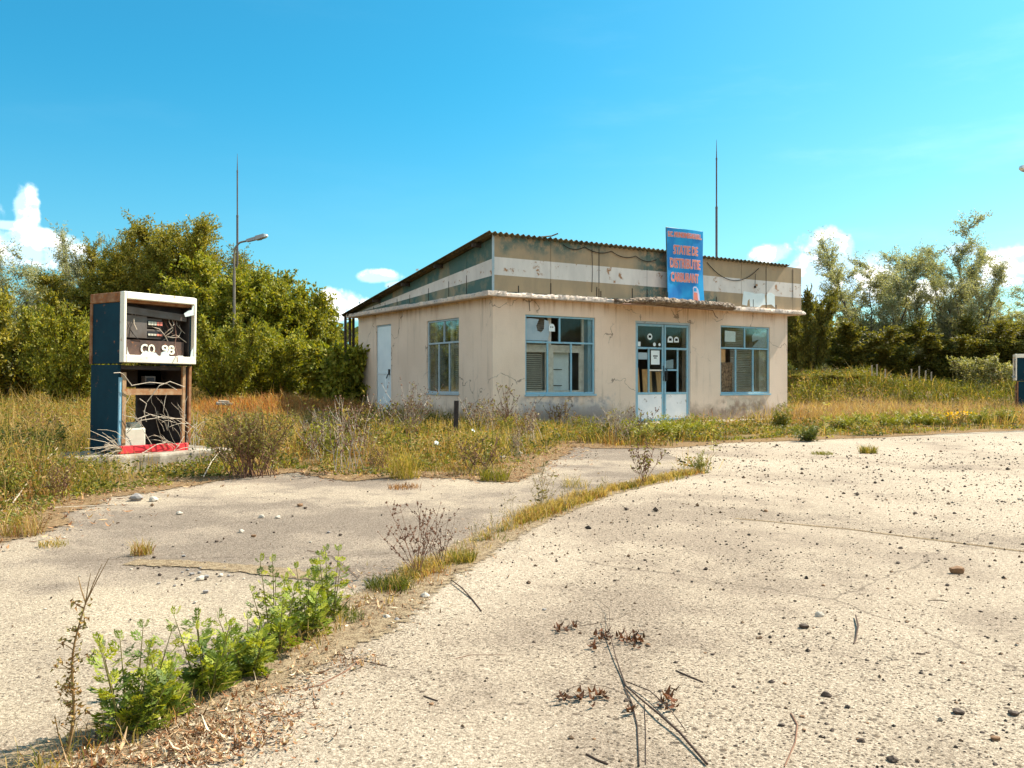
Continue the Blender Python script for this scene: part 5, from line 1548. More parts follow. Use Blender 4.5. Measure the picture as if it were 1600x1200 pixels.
def herb(name, label, group, x, y, seed, H, nst, spread, leafL, pal, stem_mat, tilt=0.35, nodes=9, lobes=4, scale_top=0.55):
    rr = np.random.default_rng(seed)
    root = empty(name, label, 'plant', (x, y, 0.006), rr.random() * 6.28, group)
    st_ = MB(); V, Cc = [], []
    base = lobed_leaf(1.0, 0.92, lobes)
    for k in range(nst):
        az = rr.random() * 6.28; hh = H * rr.uniform(0.55, 1.0) if k else H
        out = spread * rr.uniform(0.2, 1.0)
        b0 = Vector((math.cos(az), math.sin(az), 0)) * out * 0.35
        pts = [b0 + Vector((math.cos(az) * out * 0.65 * (i / 6) ** 1.2, math.sin(az) * out * 0.65 * (i / 6) ** 1.2, hh * i / 6)) for i in range(7)]
        st_.tube(pts, [0.0034 * (1 - i / 9) for i in range(7)], 5, cap=False)
        for j in range(nodes):
            f = 0.10 + 0.88 * j / (nodes - 1)
            p = pts[min(int(f * 6), 5)].lerp(pts[min(int(f * 6), 5) + 1], f * 6 - min(int(f * 6), 5))
            per = (3 if f < 0.55 else 2) if f < 0.90 else 3
            for q in range(per):
                a = j * 2.4 + q * 6.283 / per + rr.normal() * 0.3
                L = leafL * (1.0 - (1 - scale_top) * f) * rr.uniform(0.75, 1.2) * (0.75 if f > 0.9 else 1)
                el_ = rr.uniform(0.0, 0.7) + (0.55 if f > 0.9 else 0) - 0.25 * (1 - f)
                d = Vector((math.cos(a) * math.cos(el_), math.sin(a) * math.cos(el_), math.sin(el_)))
                sv = d.cross(Vector((0, 0, 1))).normalized()
                sv = (Matrix.Rotation(rr.normal() * 0.5, 3, d) @ sv)
                nv = d.cross(sv)
                M_ = np.array([tuple(d), tuple(sv), tuple(nv)])
                loc = base.copy()
                loc[..., 2] = -0.22 * loc[..., 0] ** 2 + 0.18 * np.abs(loc[..., 1])
                V.append((loc.reshape(-1, 3) * L) @ M_ + np.array(tuple(p)))
                cc = np.asarray(pal)[rr.integers(0, len(pal))] * rr.uniform(0.8, 1.2) * (1.0 + 0.35 * f)
                Cc.append(np.tile(cc, (len(loc) * 4, 1)))
    st_.build('stem', MT[stem_mat], root)
    v = np.concatenate(V); np_mesh('leaves', v, np.arange(len(v)).reshape(-1, 4), MT['leaf'], np.concatenate(Cc), root)
    return root


MUG = [(0.215, 0.235, 0.020), (0.150, 0.185, 0.018), (0.290, 0.290, 0.030), (0.085, 0.120, 0.016)]
gname = 'green mugwort weeds in the slab joint'
for i, (px, py, H, nst, sp, label) in enumerate((
        (205, 1150, 0.30, 9, 0.13, 'feathery green weed nearest the camera beside the dry stalk'),
        (262, 1122, 0.20, 7, 0.11, 'low feathery green weed second in the row from the bottom'),
        (325, 1085, 0.255, 10, 0.13, 'bushy feathery green weed third in the row from the bottom'),
        (385, 1055, 0.22, 8, 0.13, 'feathery green weed in the middle of the row'),
        (432, 1022, 0.35, 8, 0.14, 'tall feathery green weed with two high shoots'),
        (482, 995, 0.27, 8, 0.13, 'feathery green weed second from the far end of the row'),
        (515, 975, 0.31, 6, 0.12, 'feathery green weed with a lone tall shoot at the far end of the row'))):
    X, Y = gp(px, py)
    herb('mugwort_plant', label, gname, X, Y, 300 + i, H, nst, sp, 0.074, MUG, 'greenstem', nodes=8, lobes=3)
X, Y = gp(1093, 739)
herb('leafy_weed', 'upright leafy green weed standing at the far end of the slab joint', None, X, Y, 330, 0.24, 5, 0.05, 0.075, [(0.16, 0.16, 0.04), (0.22, 0.20, 0.06)], 'greenstem', lobes=2)
X, Y = gp(1258, 690)
herb('leafy_weed', 'round dark green weed at the edge of the forecourt right of the door', None, X, Y, 331, 0.32, 14, 0.34, 0.12, [(0.07, 0.085, 0.014), (0.10, 0.11, 0.016)], 'greenstem', lobes=2)
X, Y = gp(1290, 690)
herb('tall_weed', 'tall thin yellow green weed right of the building', None, X, Y, 332, 0.98, 1, 0.03, 0.13, [(0.34, 0.30, 0.05), (0.28, 0.26, 0.05)], 'greenstem', nodes=12, lobes=2)
X, Y = gp(1115, 708)
herb('tall_weed', 'small yellow green weed on the concrete in front of the door', None, X, Y, 333, 0.38, 1, 0.03, 0.10, [(0.30, 0.27, 0.05)], 'greenstem', nodes=8, lobes=2)
X, Y = gp(1222, 668)
herb('leafy_weed', 'green weed at the right front corner of the building', None, X, Y, 334, 0.55, 12, 0.42, 0.16, [(0.13, 0.13, 0.02), (0.20, 0.18, 0.03)], 'greenstem', lobes=2)
for i, (px, py, H) in enumerate(((1360, 671, 0.35), (1440, 668, 0.42), (1470, 667, 0.36), (1545, 665, 0.44), (1405, 670, 0.38), (1330, 674, 0.32), (1590, 664, 0.42), (1060, 688, 0.42), (1035, 690, 0.40), (1090, 686, 0.36), (985, 694, 0.40))):
    X, Y = gp(px, py)
    herb('leafy_weed', ('bright yellow green leafy weed in the strip before the door' if px < 1200 else 'bright green leafy weed along the far edge of the forecourt'),
         'leafy weeds before the door' if px < 1200 else 'leafy weeds at the forecourt edge', X, Y + 0.5, 340 + i, H, 14, 0.5, 0.15, [(0.20, 0.20, 0.022), (0.15, 0.16, 0.018), (0.26, 0.24, 0.03)], 'greenstem', lobes=2)


def dry_plant(name, label, x, y, seed, H, W_, nst, stem, seeds=True, group=None, leafy=0, leafcol=((0.13, 0.12, 0.03),), rad=0.0026, z=0.005, sub=4, lean=(0, 0), blur=1.0, base_r=0.05):
    rnd = random.Random(seed); rr = np.random.default_rng(seed)
    root = empty(name, label, 'plant', (x, y, z), 0, group)
    mb = MB(); tips = []
    for k in range(nst):
        az = rnd.uniform(0, 6.28); o_ = W_ * rnd.uniform(0.15, 1.0); hh = H * rnd.uniform(0.55, 1.0) if k else H
        b_r = W_ * base_r * rnd.uniform(0.2, 1); b_a = rnd.uniform(0, 6.28)
        pts = [Vector((math.cos(b_a) * b_r + math.cos(az) * o_ * (i / 6) ** 1.15 + lean[0] * hh * i / 6 + rnd.gauss(0, 0.008 * H), math.sin(b_a) * b_r + math.sin(az) * o_ * (i / 6) ** 1.15 + lean[1] * hh * i / 6 + rnd.gauss(0, 0.008 * H), hh * i / 6)) for i in range(7)]
        mb.tube(pts, [rad * (1 - i / 9) for i in range(7)], 4, cap=False)
        tips += pts[3:]
        for s in range(sub):
            i = rnd.randint(2, 5); p = pts[i]; d = Vector((rnd.gauss(0, 1), rnd.gauss(0, 1), rnd.uniform(0.5, 1.8))).normalized(); ln = H * rnd.uniform(0.12, 0.32)
            q = [p, p + d * ln * 0.5, p + (d + Vector((0, 0, 0.25))).normalized() * ln]
            mb.tube(q, [rad * 0.6, rad * 0.5, rad * 0.35], 3, cap=False); tips += q[1:]
            for u in range(3): tips.append(q[0].lerp(q[2], rnd.random()))
    mb.build('stem', MT[stem], root)
    if seeds:
        mb = MB()
        for p in tips:
            a = 0.0055 * blur * rnd.uniform(0.6, 1.4)
            M_ = Matrix.Translation(p) @ Matrix.Rotation(rnd.uniform(0, 3), 4, Vector((rnd.random(), rnd.random(), 0.3)).normalized())
            mb.add([M_ @ Vector(q) for q in ((a, 0, 0), (-a, 0, 0), (0, a, 0), (0, -a, 0), (0, 0, a * 1.7), (0, 0, -a))], [(0, 2, 4), (2, 1, 4), (1, 3, 4), (3, 0, 4), (2, 0, 5), (1, 2, 5), (3, 1, 5), (0, 3, 5)])
        mb.build('seed_sprays', MT['redtwig' if stem != 'straw' else 'straw'], root)
    if leafy:
        c = np.array([tuple(rnd.choice(tips)) for _ in range(leafy)]) + rr.normal(size=(leafy, 3)) * 0.02 * H
        ls = 0.035 * blur * rr.uniform(0.6, 1.4, leafy)
        v, f = leaf_quads(c, unit(rr.normal(size=(leafy, 3)) + np.array([0, 0, 0.4])), ls, ls * 0.42, rr)
        np_mesh('leaves', v, f, MT['leaf'], np.repeat(pick(leafcol, rr.integers(0, len(leafcol), leafy), rr), 4, 0), root)
    return root


X, Y = gp(655, 905)
dry_plant('dry_weed', 'dark dry branching weed with seed heads in the slab joint', X, Y, 401, 0.40, 0.24, 11, 'redtwig', rad=0.0022, blur=0.9, lean=(-0.15, 0.1))
X, Y = gp(690, 890)
dry_plant('dry_weed', 'smaller dry branching weed leaning left over the grey slab', X, Y, 402, 0.33, 0.20, 7, 'twig', rad=0.0018, blur=0.8, lean=(0.1, 0.1))
X, Y = gp(845, 802)
dry_plant('dry_weed', 'thin dry weed standing on the joint left of its middle', X, Y, 403, 0.42, 0.26, 8, 'straw', rad=0.0028, leafy=40, leafcol=((0.2, 0.16, 0.05),))
X, Y = gp(1005, 760)
dry_plant('dry_weed', 'spreading dry weed at the far part of the slab joint', X, Y, 404, 0.44, 0.34, 10, 'redtwig', rad=0.003, blur=1.3, leafy=60, leafcol=((0.22, 0.19, 0.06),))
for i, (px, py, H) in enumerate(((770, 845, 0.22), (800, 830, 0.26), (885, 795, 0.28), (740, 862, 0.2), (905, 785, 0.24), (945, 775, 0.22))):
    X, Y = gp(px, py)
    dry_plant('straw_weed', 'thin pale straw stalks rising from the grass in the slab joint', X, Y, 410 + i, H, 0.09, 7, 'straw', group='straw stalks in the joint', rad=0.0018, sub=1, blur=0.8)
X, Y = gp(384, 748)
dry_plant('dry_bush', 'dark twiggy bush with sparse leaves right of the pump plinth', X, Y + 0.2, 420, 0.80, 0.55, 50, 'redtwig', seeds=False, leafy=3200, leafcol=((0.15, 0.14, 0.03), (0.21, 0.18, 0.04), (0.28, 0.22, 0.08)), rad=0.006, sub=8, base_r=0.5)
X, Y = gp(540, 700)
dry_plant('dry_bush', 'low dark bush in the grass left of the side window', X, Y + 0.6, 421, 0.62, 0.42, 26, 'twig', seeds=False, leafy=1300, leafcol=((0.10, 0.10, 0.02), (0.15, 0.14, 0.03)), rad=0.006, sub=6, blur=1.3, base_r=0.6)
for i, (px, Y, H, W_, label) in enumerate(((640, 17.6, 1.05, 0.75, 'tall pale dead stalks in front of the side wall near the door'), (745, 17.9, 0.80, 0.45, 'leggy dry stalks by the building corner'), (795, 18.4, 1.0, 0.42, 'dry stalks below the front window by the corner'),
                                         (965, 16.0, 0.72, 0.55, 'pale dry straw clump left of the entrance door'), (605, 16.5, 0.70, 0.4, 'pale dead stalk before the side door'), (1000, 16.6, 0.6, 0.4, 'thin dry stalks in front of the left door leaf'),
                                         (505, 15.5, 0.62, 0.4, 'pale bent dead stems in the shade left of the building'))):
    dry_plant('dead_stalks', label, at(px, Y), Y, 430 + i, H, W_, 30 if i in (0, 3) else 12, 'wire_pale' if i not in (2,) else 'redtwig', rad=0.006, sub=3, blur=2.0, seeds=(i != 3), leafy=60, leafcol=((0.2, 0.17, 0.04),))
random.seed(808)
PROTO = []
for k, (H, W_, n_, stem, leafy, lc, lab, grp) in enumerate((
        (0.62, 0.30, 12, 'wire_pale', 40, ((0.28, 0.2, 0.07),), 'pale dead weed rising above the grass', 'pale dead weeds in the grass'),
        (0.50, 0.26, 14, 'redtwig', 160, ((0.28, 0.21, 0.06), (0.34, 0.24, 0.09)), 'brown twiggy weed standing in the grass', 'brown twiggy weeds in the grass'),
        (0.46, 0.34, 14, 'greenstem', 400, ((0.20, 0.19, 0.028), (0.28, 0.25, 0.04), (0.11, 0.115, 0.018)), 'bushy green weed standing in the grass', 'bushy green weeds in the grass'))):
    PROTO.append((H, W_, n_, stem, leafy, lc, lab, grp, []))
spots = []
while len(spots) < 42:
    X, Y = random.uniform(-9.0, 2.2), random.uniform(7.5, 22.0)
    a_ = np.array([X]); b_ = np.array([Y])
    if inside(a_, b_, apron_poly)[0] or inside(a_, b_, fore_poly)[0]: continue
    tl_, sl_ = to_local(X, Y)
    if tl_ > -0.4 and sl_ > -0.3 or abs(X) > 0.6 * Y: continue
    if X < -3.2 and Y > 13.5: continue
    if 8 < Y < 17 and abs(X / Y + 0.0729) < 0.035: continue
    if math.hypot(X - PX_ - 0.3, Y - PY_) < 1.0 or (Y < PY_ and -0.50 < X / Y < -0.30): continue
    if Y > 17.0 and random.random() < 0.5: continue
    spots.append((X, Y))
for i, (X, Y) in enumerate(spots):
    H, W_, n_, stem, leafy, lc, lab, grp, made = PROTO[i % 3]
    if len(made) < 3:
        o = dry_plant('weed', lab, X, Y, 700 + i, H, W_, n_, stem, seeds=(i % 3 != 2), group=grp, leafy=leafy, leafcol=lc, rad=0.0045, sub=4, blur=1.3, base_r=0.6, z=float(bank(X, Y)))
        made.append(o)
    else:
        o = copy_tree(made[random.randrange(3)])
        o.location = (X, Y, float(bank(X, Y))); o.rotation_euler = (0, 0, random.uniform(0, 6.28))
    k = random.uniform(0.65, 1.35)
    o.scale = (k, k, k * random.uniform(0.8, 1.2))
# dead vine over the fuel pump
vn = empty('dead_vine', 'tangle of pale dead vine stems over the open lower half of the pump', 'vine', (PX_, PY_, 0.195), PR)
mb = MB(); rnd = random.Random(8)
for k in range(40):
    x0 = rnd.uniform(0.45, 1.02) if k < 31 else rnd.uniform(0.0, 0.4)
    p0 = Vector((x0, rnd.uniform(-0.22, -0.06), rnd.uniform(-0.02, 0.45)))
    d = Vector((rnd.uniform(-0.75, 0.1), rnd.uniform(-0.1, 0.1), rnd.uniform(0.15, 1.0))).normalized(); ln = rnd.uniform(0.15, 0.5)
    pts = [p0]
    for s in range(4):
        d = (d + Vector((rnd.gauss(0, 0.25), rnd.gauss(0, 0.1), rnd.gauss(-0.12, 0.2)))).normalized(); pts.append(pts[-1] + d * ln / 4)
        pts[-1].y = min(pts[-1].y, -0.045)
    mb.tube(pts, [0.0046, 0.0042, 0.0036, 0.003, 0.002], 4)
for pts in ([(0.13, -0.05, 0.82), (0.35, -0.09, 0.86), (0.6, -0.08, 0.84), (0.75, -0.05, 0.76)], [(0.34, -0.05, 0.62), (0.48, -0.09, 0.82), (0.62, -0.1, 0.87), (0.86, -0.05, 0.80)], [(-0.12, -0.1, 0.97), (-0.04, -0.1, 0.975), (0.03, -0.06, 0.95), (0.14, -0.05, 0.82)],
            [(0.05, -0.1, 0.28), (0.16, -0.14, 0.42), (0.32, -0.15, 0.47), (0.5, -0.12, 0.42), (0.78, -0.1, 0.40), (1.0, -0.12, 0.25)], [(0.04, -0.1, 0.25), (0.2, -0.14, 0.40), (0.38, -0.15, 0.42), (0.5, -0.12, 0.44)], [(0.24, -0.05, 0.66), (0.30, -0.1, 0.60), (0.27, -0.1, 0.5), (0.30, -0.1, 0.38)],
            [(0.2, -0.16, -0.0), (0.4, -0.16, 0.10), (0.6, -0.12, 0.12), (0.75, -0.1, 0.06)], [(0.66, -0.12, 0.0), (0.72, -0.12, 0.06), (0.82, -0.1, 0.18)]):
    mb.tube(pts, 0.0055, 5)
for k in range(20):                                    # bundle at the front left foot
    a = rnd.uniform(2.2, 4.4); p0 = Vector((-0.10, -0.24, 0.06)); L_ = rnd.uniform(0.2, 0.45)
    d = Vector((math.cos(a), -0.15 + rnd.gauss(0, 0.2), rnd.uniform(-0.35, 0.8))).normalized()
    q = [p0, p0 + d * L_ * 0.5 + Vector((0, 0, 0.03)), p0 + d * L_]
    for w_ in q: w_.z = max(w_.z, 0.004)
    mb.tube(q, [0.005, 0.0042, 0.003], 4)
mb.build('stem', MT['wire_pale'], vn)

# the tall dry stalk in the left foreground
X, Y = gp(93, 1192)
sk = empty('dry_stalk', 'tall dry brown stalk with withered leaves at the bottom left corner', 'plant', (X, Y, 0.005))
mb = MB(); HS = 0.44
P = lambda f: Vector((0.012 + 0.045 * f + 0.012 * math.sin(f * 7), 0.02 * f, HS * f))
mb.tube([P(i / 12) for i in range(13)], [0.0058 * (1 - i / 17) for i in range(13)], 6)
for a in ((0.045, 0.0, 0.115), (0.06, 0.01, 0.13), (0.012, 0.0, 0.09), (-0.03, 0.01, 0.075)):
    mb.tube([P(0.98), P(0.98) + Vector(a) * 0.5, P(0.98) + Vector(a) * 0.95 + Vector((0.003, 0, 0))], [0.0022, 0.0017, 0.0008], 4)
mb.tube([P(0.03), P(0.03) + Vector((-0.02, 0, 0.06)), P(0.03) + Vector((-0.03, 0, 0.11))], 0.0018, 4)
rnd = random.Random(14); rr = np.random.default_rng(14); V = []
for k in range(64):
    f = 0.08 + 0.9 * rnd.random(); p = P(f); a = rnd.uniform(0, 6.28)
    d = Vector((math.cos(a), math.sin(a) * 0.6, rnd.uniform(0.0, 0.9))).normalized(); ln = rnd.uniform(0.006, 0.022) if k > 12 else rnd.uniform(0.03, 0.05)
    mb.tube([p, p + d * ln], [0.0016, 0.001], 3)
    for q in range(3 if k > 12 else 5): V.append(p + d * ln + Vector((rnd.gauss(0, 0.004), rnd.gauss(0, 0.004), rnd.gauss(0, 0.004))))
mb.build('stem', MT['brownstem'], sk)
c = np.array([tuple(v_) for v_ in V]); nl = len(c)
v, f = leaf_quads(c, unit(rr.normal(size=(nl, 3))), 0.017 * rr.uniform(0.6, 1.4, nl), 0.008, rr, 0.9)
np_mesh('withered_leaves', v, f, MT['dry_leaf'], np.repeat(pick([(0.20, 0.105, 0.04), (0.27, 0.17, 0.055), (0.17, 0.14, 0.045)], rr.integers(0, 3, nl), rr), 4, 0), sk)


# tufts on the slab
def tuft(label, px, py, H, W_, n, pal, seed, name='grass_tuft'):
    rr = np.random.default_rng(seed); X, Y = gp(px, py)
    k = rr.integers(0, len(pal), n); a = rr.random(n) * 6.28; q = W_ * np.sqrt(rr.random(n)) * 0.45
    o = blades(np.cos(a) * q, np.sin(a) * q, np.zeros(n), H * rr.uniform(0.5, 1.1, n), (0.0022 + 0.0003 * Y) * rr.uniform(0.7, 1.3, n), rr.uniform(0.2, 1.3, n), pick(pal, k, rr), rr, 0.004, name)
    o.location = (X, Y, 0.006)
    return tag(o, label, 'grass tuft')
tuft('small brown green grass tuft on the bare concrete at right', 1357, 709, 0.16, 0.28, 260, [STRAW, YGREEN, GREEN], 501)
tuft('tiny flat green tuft on the concrete left of the brown tuft', 1285, 711, 0.07, 0.34, 160, [YGREEN, GREEN], 502)
tuft('dark green grass clump in the joint below the dry branching weed', 608, 922, 0.085, 0.26, 420, [DARKG, GREEN, GREEN], 503)
tuft('green grass clump in the joint right of the dry branching weed', 720, 880, 0.10, 0.20, 320, [YGREEN, STRAW, GREEN], 504)
tuft('broad bladed green tuft at the far end of the mugwort row', 545, 972, 0.075, 0.16, 90, [GREEN, (0.12, 0.14, 0.05)], 505)
tuft('dry reddish tuft on the grey slab left of the joint', 632, 764, 0.07, 0.38, 160, [BROWN, (0.16, 0.07, 0.03)], 506)
tuft('straw tuft beside the pebbles on the grey slab', 222, 868, 0.12, 0.14, 130, [STRAW, BROWN, YGREEN], 507)
tuft('small grass tuft on the dusty left edge of the grey slab', 82, 855, 0.06, 0.20, 110, [YGREEN, STRAW], 508)
tuft('grass tuft at the left picture edge in front of the field', 35, 838, 0.22, 0.30, 170, [YGREEN, STRAW, BROWN], 509)
tuft('bright green arching grass tuft at the field edge', 632, 748, 0.42, 0.36, 220, [YGREEN, YGREEN, STRAW], 510)
tuft('green grass tuft at the right tip of the grass patch', 772, 752, 0.20, 0.34, 220, [GREEN, YGREEN], 511)
tuft('sparse tuft in the pale dust right of the grass patch', 900, 762, 0.14, 0.30, 90, [YGREEN, STRAW], 512)

# pale flower spires on the bank and yellow flowers at the forecourt edge
rnd = random.Random(4)
fp = None
for i, (px, hh) in enumerate(((1362, 0.55), (1370, 0.62), (1383, 0.4), (1424, 0.55), (1436, 0.7), (1446, 0.5), (1455, 0.42))):
    Y = 33.4 + rnd.uniform(-0.3, 0.6); X = at(px, Y)
    if fp is None:
        fp = empty('flower_spire', 'pale flower spire rising above the grass of the bank', 'plant', (X, Y, float(bank(X, Y))), 0, 'pale flower spires on the bank')
        mb = MB(); mb.tube([(0, 0, 0), (0.01, 0, 0.5), (0.02, 0, 1.0)], 0.012, 4); mb.build('stem', MT['greenstem'], fp)
        mb = MB()
        for k in range(40):
            z_ = 0.55 + 0.45 * k / 40; a = k * 2.4
            mb.tube([(0.015, 0, z_), (0.015 + 0.05 * math.cos(a), 0.05 * math.sin(a), z_ + 0.02)], [0.012, 0.02], 4)
        mb.build('flowers', MT['pebble_pale'], fp); o = fp
    else:
        o = copy_tree(fp); o.location = (X, Y, float(bank(X, Y)))
    o.scale = (0.45, 0.45, hh + 0.30)
for i, (px, py) in enumerate(((1493, 667), (1503, 667), (1512, 666))):
    X, Y = gp(px, py); rr = np.random.default_rng(600 + i); n = 34
    root = empty('yellow_flower', 'clump of small yellow flowers at the far edge of the forecourt', 'plant', (X, Y + 0.4, 0), 0, 'yellow flowers at the forecourt edge')
    c = np.c_[rr.normal(size=n) * 0.14, rr.normal(size=n) * 0.14, 0.18 + 0.16 * rr.random(n)]
    mb = MB()
    for q in c[::3]: mb.tube([(q[0] * 0.5, q[1] * 0.5, 0), tuple(q)], 0.005, 3)
    mb.build('stem', MT['greenstem'], root)
    v, f = leaf_quads(c, unit(rr.normal(size=(n, 3)) + np.array([0, -0.4, 0.8])), 0.045, 0.04, rr)
    np_mesh('petals', v, f, MT['leaf'], np.tile((0.75, 0.42, 0.01), (n * 4, 1)), root)

# ------------------------------------------------------------------ leaf litter, sticks, stones
r = np.random.default_rng(5)
def litter(cx, cy, L, W, curl, z, col, name, label):
    n = len(cx); a = r.random(n) * 6.28; b = r.normal(size=n) * 0.5
    d = np.c_[np.cos(a), np.sin(a), np.zeros(n)]; s = np.c_[-np.sin(a), np.cos(a), b * 0.9]
    s = unit(s) * (W / 2)[:, None]
    p = np.c_[cx, cy, z]; up = np.array([0, 0, 1.0])
    q = []
    for f_, w_, h_ in ((0, 0.15, 1.0), (0.33, 1.0, 0.15), (0.66, 0.9, 0.0), (1.0, 0.08, 0.9)):
        m_ = p + d * (L * (f_ - 0.5))[:, None] + up * (curl * L * h_)[:, None]
        q += [m_ - s * w_, m_ + s * w_]
    v = np.stack(q, 1).reshape(-1, 3)
    v[:, 2] = np.maximum(v[:, 2], 0.006)
    k = np.arange(n)[:, None] * 8
    f = np.concatenate([k + np.array([0, 1, 3, 2]), k + np.array([2, 3, 5, 4]), k + np.array([4, 5, 7, 6])], 1).reshape(-1, 4)
    o = np_mesh(name, v, f, MT['dry_leaf'], np.repeat(col, 8, 0))
    return tag(o, label, 'leaf litter', None, 'stuff')
DRYC = [(0.20, 0.082, 0.035), (0.31, 0.155, 0.075), (0.46, 0.30, 0.17), (0.085, 0.04, 0.02), (0.58, 0.45, 0.31)]
_DRY0 = [(0.23, 0.105, 0.045), (0.36, 0.20, 0.10), (0.47, 0.31, 0.18), (0.15, 0.06, 0.028), (0.55, 0.42, 0.28)]
cs = []
for px, py, n, sx, sy in ((330, 1150, 1000, 62, 24), (250, 1188, 500, 70, 16), (420, 1110, 360, 46, 26), (480, 1050, 200, 46, 24), (570, 960, 260, 40, 16), (560, 905, 120, 30, 12), (600, 940, 180, 40, 12), (560, 1035, 70, 26, 7), (150, 1195, 200, 50, 12), (660, 905, 150, 40, 10), (760, 850, 120, 50, 16)):
    a = np.c_[px + r.normal(size=n) * sx, py + r.normal(size=n) * sy]
    cs.append(a)
cs = np.concatenate(cs); cs = cs[cs[:, 1] < 1290]
yy = EYE * FPX / (cs[:, 1] - HZ); xx = (cs[:, 0] - 800) / FPX * yy
n = len(xx)
litter(xx, yy, 0.022 * r.lognormal(0, 0.55, n), 0.0045 * r.lognormal(0, 0.5, n), r.uniform(0, 0.6, n), r.uniform(0.008, 0.022, n), pick(DRYC, r.integers(0, 5, n), r), 'leaf_litter', 'curled dry brown leaves heaped along the joint below the mugwort weeds')
# litter under the edge of the grass patch
n = 2600; si = r.integers(0, len(el_a), n)
litter(el_a[si, 0] + r.normal(size=n) * 0.35, el_a[si, 1] + r.normal(size=n) * 0.25, r.uniform(0.03, 0.09, n), r.uniform(0.006, 0.016, n), r.uniform(0, 0.4, n), r.uniform(0.008, 0.03, n), pick(DRYC, r.integers(0, 4, n), r), 'leaf_litter', 'dry leaves and straw scattered along the edge of the grass patch')


def gtube(mb, pix, rad, sides=5, z0=None):
    pts = []
    for i, q in enumerate(pix):
        x_, y_ = gp(q[0], q[1]); z_ = (q[2] if len(q) > 2 else 0.008 + (rad if not hasattr(rad, '__len__') else rad[0]) * 0.7)
        pts.append((x_, y_, z_))
    mb.tube(pts, rad, sides)


br = empty('fallen_branch', 'forked dead branch with curled leaves lying on the pale concrete', 'branch', (0, 0, 0))
br.location = (*gp(975, 1075), 0.008)
def rel(mb):
    ox, oy = gp(975, 1075)
    mb.v = [(x_ - ox, y_ - oy, z_ - 0.008) for x_, y_, z_ in mb.v]
    return mb
mb = MB()
gtube(mb, [(944, 975, 0.03), (954, 1005, 0.03), (962, 1035, 0.02), (972, 1062, 0.014), (978, 1078, 0.014)], [0.0012, 0.0019, 0.0023, 0.0030, 0.0033], 6)
gtube(mb, [(978, 1078, 0.014), (1000, 1100, 0.018), (1030, 1128, 0.024), (1062, 1155, 0.020), (1105, 1202, 0.014)], [0.0028, 0.0028, 0.0035, 0.0037, 0.0037], 6)
gtube(mb, [(978, 1072, 0.016), (1016, 1094, 0.03), (1046, 1122, 0.03), (1070, 1150, 0.02)], [0.0019, 0.0019, 0.0016, 0.0014], 5)
gtube(mb, [(976, 1080, 0.012), (988, 1105, 0.012), (996, 1140, 0.012), (999, 1204, 0.012)], [0.0021, 0.0020, 0.0019, 0.0016], 5)
gtube(mb, [(915, 940, 0.012), (935, 944, 0.02), (952, 962, 0.03), (953, 990, 0.03)], [0.0005, 0.0008, 0.0009, 0.0010], 4)
gtube(mb, [(985, 1095, 0.014), (950, 1088, 0.03), (915, 1084, 0.035), (882, 1088, 0.02), (868, 1100, 0.01)], [0.0009, 0.0009, 0.0009, 0.0008, 0.0005], 4)
gtube(mb, [(905, 982, 0.01), (930, 984, 0.025), (948, 982, 0.03)], 0.0013, 4)
gtube(mb, [(1007, 1105, 0.01), (1009, 1150, 0.01), (1009, 1200, 0.01)], 0.0012, 4)
rel(mb).build('stick', MT['twig'], br)
cs = []
for px, py, n, sx, sy in ((945, 1002, 10, 8, 5), (985, 1006, 16, 12, 6), (930, 1016, 3, 6, 3), (880, 988, 6, 8, 4), (900, 983, 3, 3, 3), (885, 1098, 5, 10, 4), (905, 1097, 4, 5, 6), (935, 1098, 6, 8, 6), (1045, 1108, 7, 12, 6), (985, 1115, 3, 6, 4), (1050, 1090, 2, 4, 3)):
    n = int(n * 1.7)
    cs.append(np.c_[px + r.normal(size=n) * sx, py + r.normal(size=n) * sy])
cs = np.concatenate(cs); yy = EYE * FPX / (cs[:, 1] - HZ); xx = (cs[:, 0] - 800) / FPX * yy; n = len(xx)
o = litter(xx - br.location.x, yy - br.location.y, r.uniform(0.025, 0.05, n), r.uniform(0.009, 0.017, n), r.uniform(0.2, 0.7, n), r.uniform(0.004, 0.014, n), pick([(0.10, 0.045, 0.025), (0.15, 0.06, 0.03), (0.07, 0.035, 0.02)], r.integers(0, 3, n), r), 'curled_leaves', None)
o.parent = br
for k_ in ('label', 'category', 'kind'):
    if k_ in o: del o[k_]


def stick(label, pix, rad, mat='twig', group=None):
    mb = MB(); gtube(mb, pix, rad, 5)
    c = gp(*pix[0][:2]); mb.v = [(x_ - c[0], y_ - c[1], z_ - 0.008) for x_, y_, z_ in mb.v]
    o = mb.build('stick', MT[mat]); o.location = (c[0], c[1], 0.008)
    return tag(o, label, 'stick', group)
stick('short dark stick lying right of the forked branch', [(1056, 1052), (1076, 1061), (1098, 1070)], [0.0028, 0.0032, 0.0028])
stick('dark broken twig in front of the dry weeds right of the joint', [(705, 912, 0.02), (722, 925, 0.02), (738, 940), (752, 958)], [0.0025, 0.0035, 0.004, 0.003])
stick('thin curved twig at the bottom right of centre', [(1236, 1120), (1246, 1138), (1243, 1165), (1226, 1204)], [0.003, 0.0028, 0.0024, 0.002], 'redtwig')
stick('crooked pale ended twig in the middle of the right slab', [(1337, 968, 0.02), (1341, 985, 0.02), (1337, 1004), (1334, 1010)], [0.003, 0.0045, 0.004, 0.003])
stick('long thin straight twig beside the mugwort weeds', [(355, 1125), (400, 1085), (455, 1050), (490, 1020), (508, 995)], [0.002, 0.003, 0.0035, 0.004, 0.003], 'redtwig')
stick('thin curved reddish twig on the concrete right of the leaf litter', [(455, 1085), (500, 1075), (545, 1050), (560, 1035), (605, 1045)], [0.002, 0.0028, 0.003, 0.002, 0.002], 'redtwig')
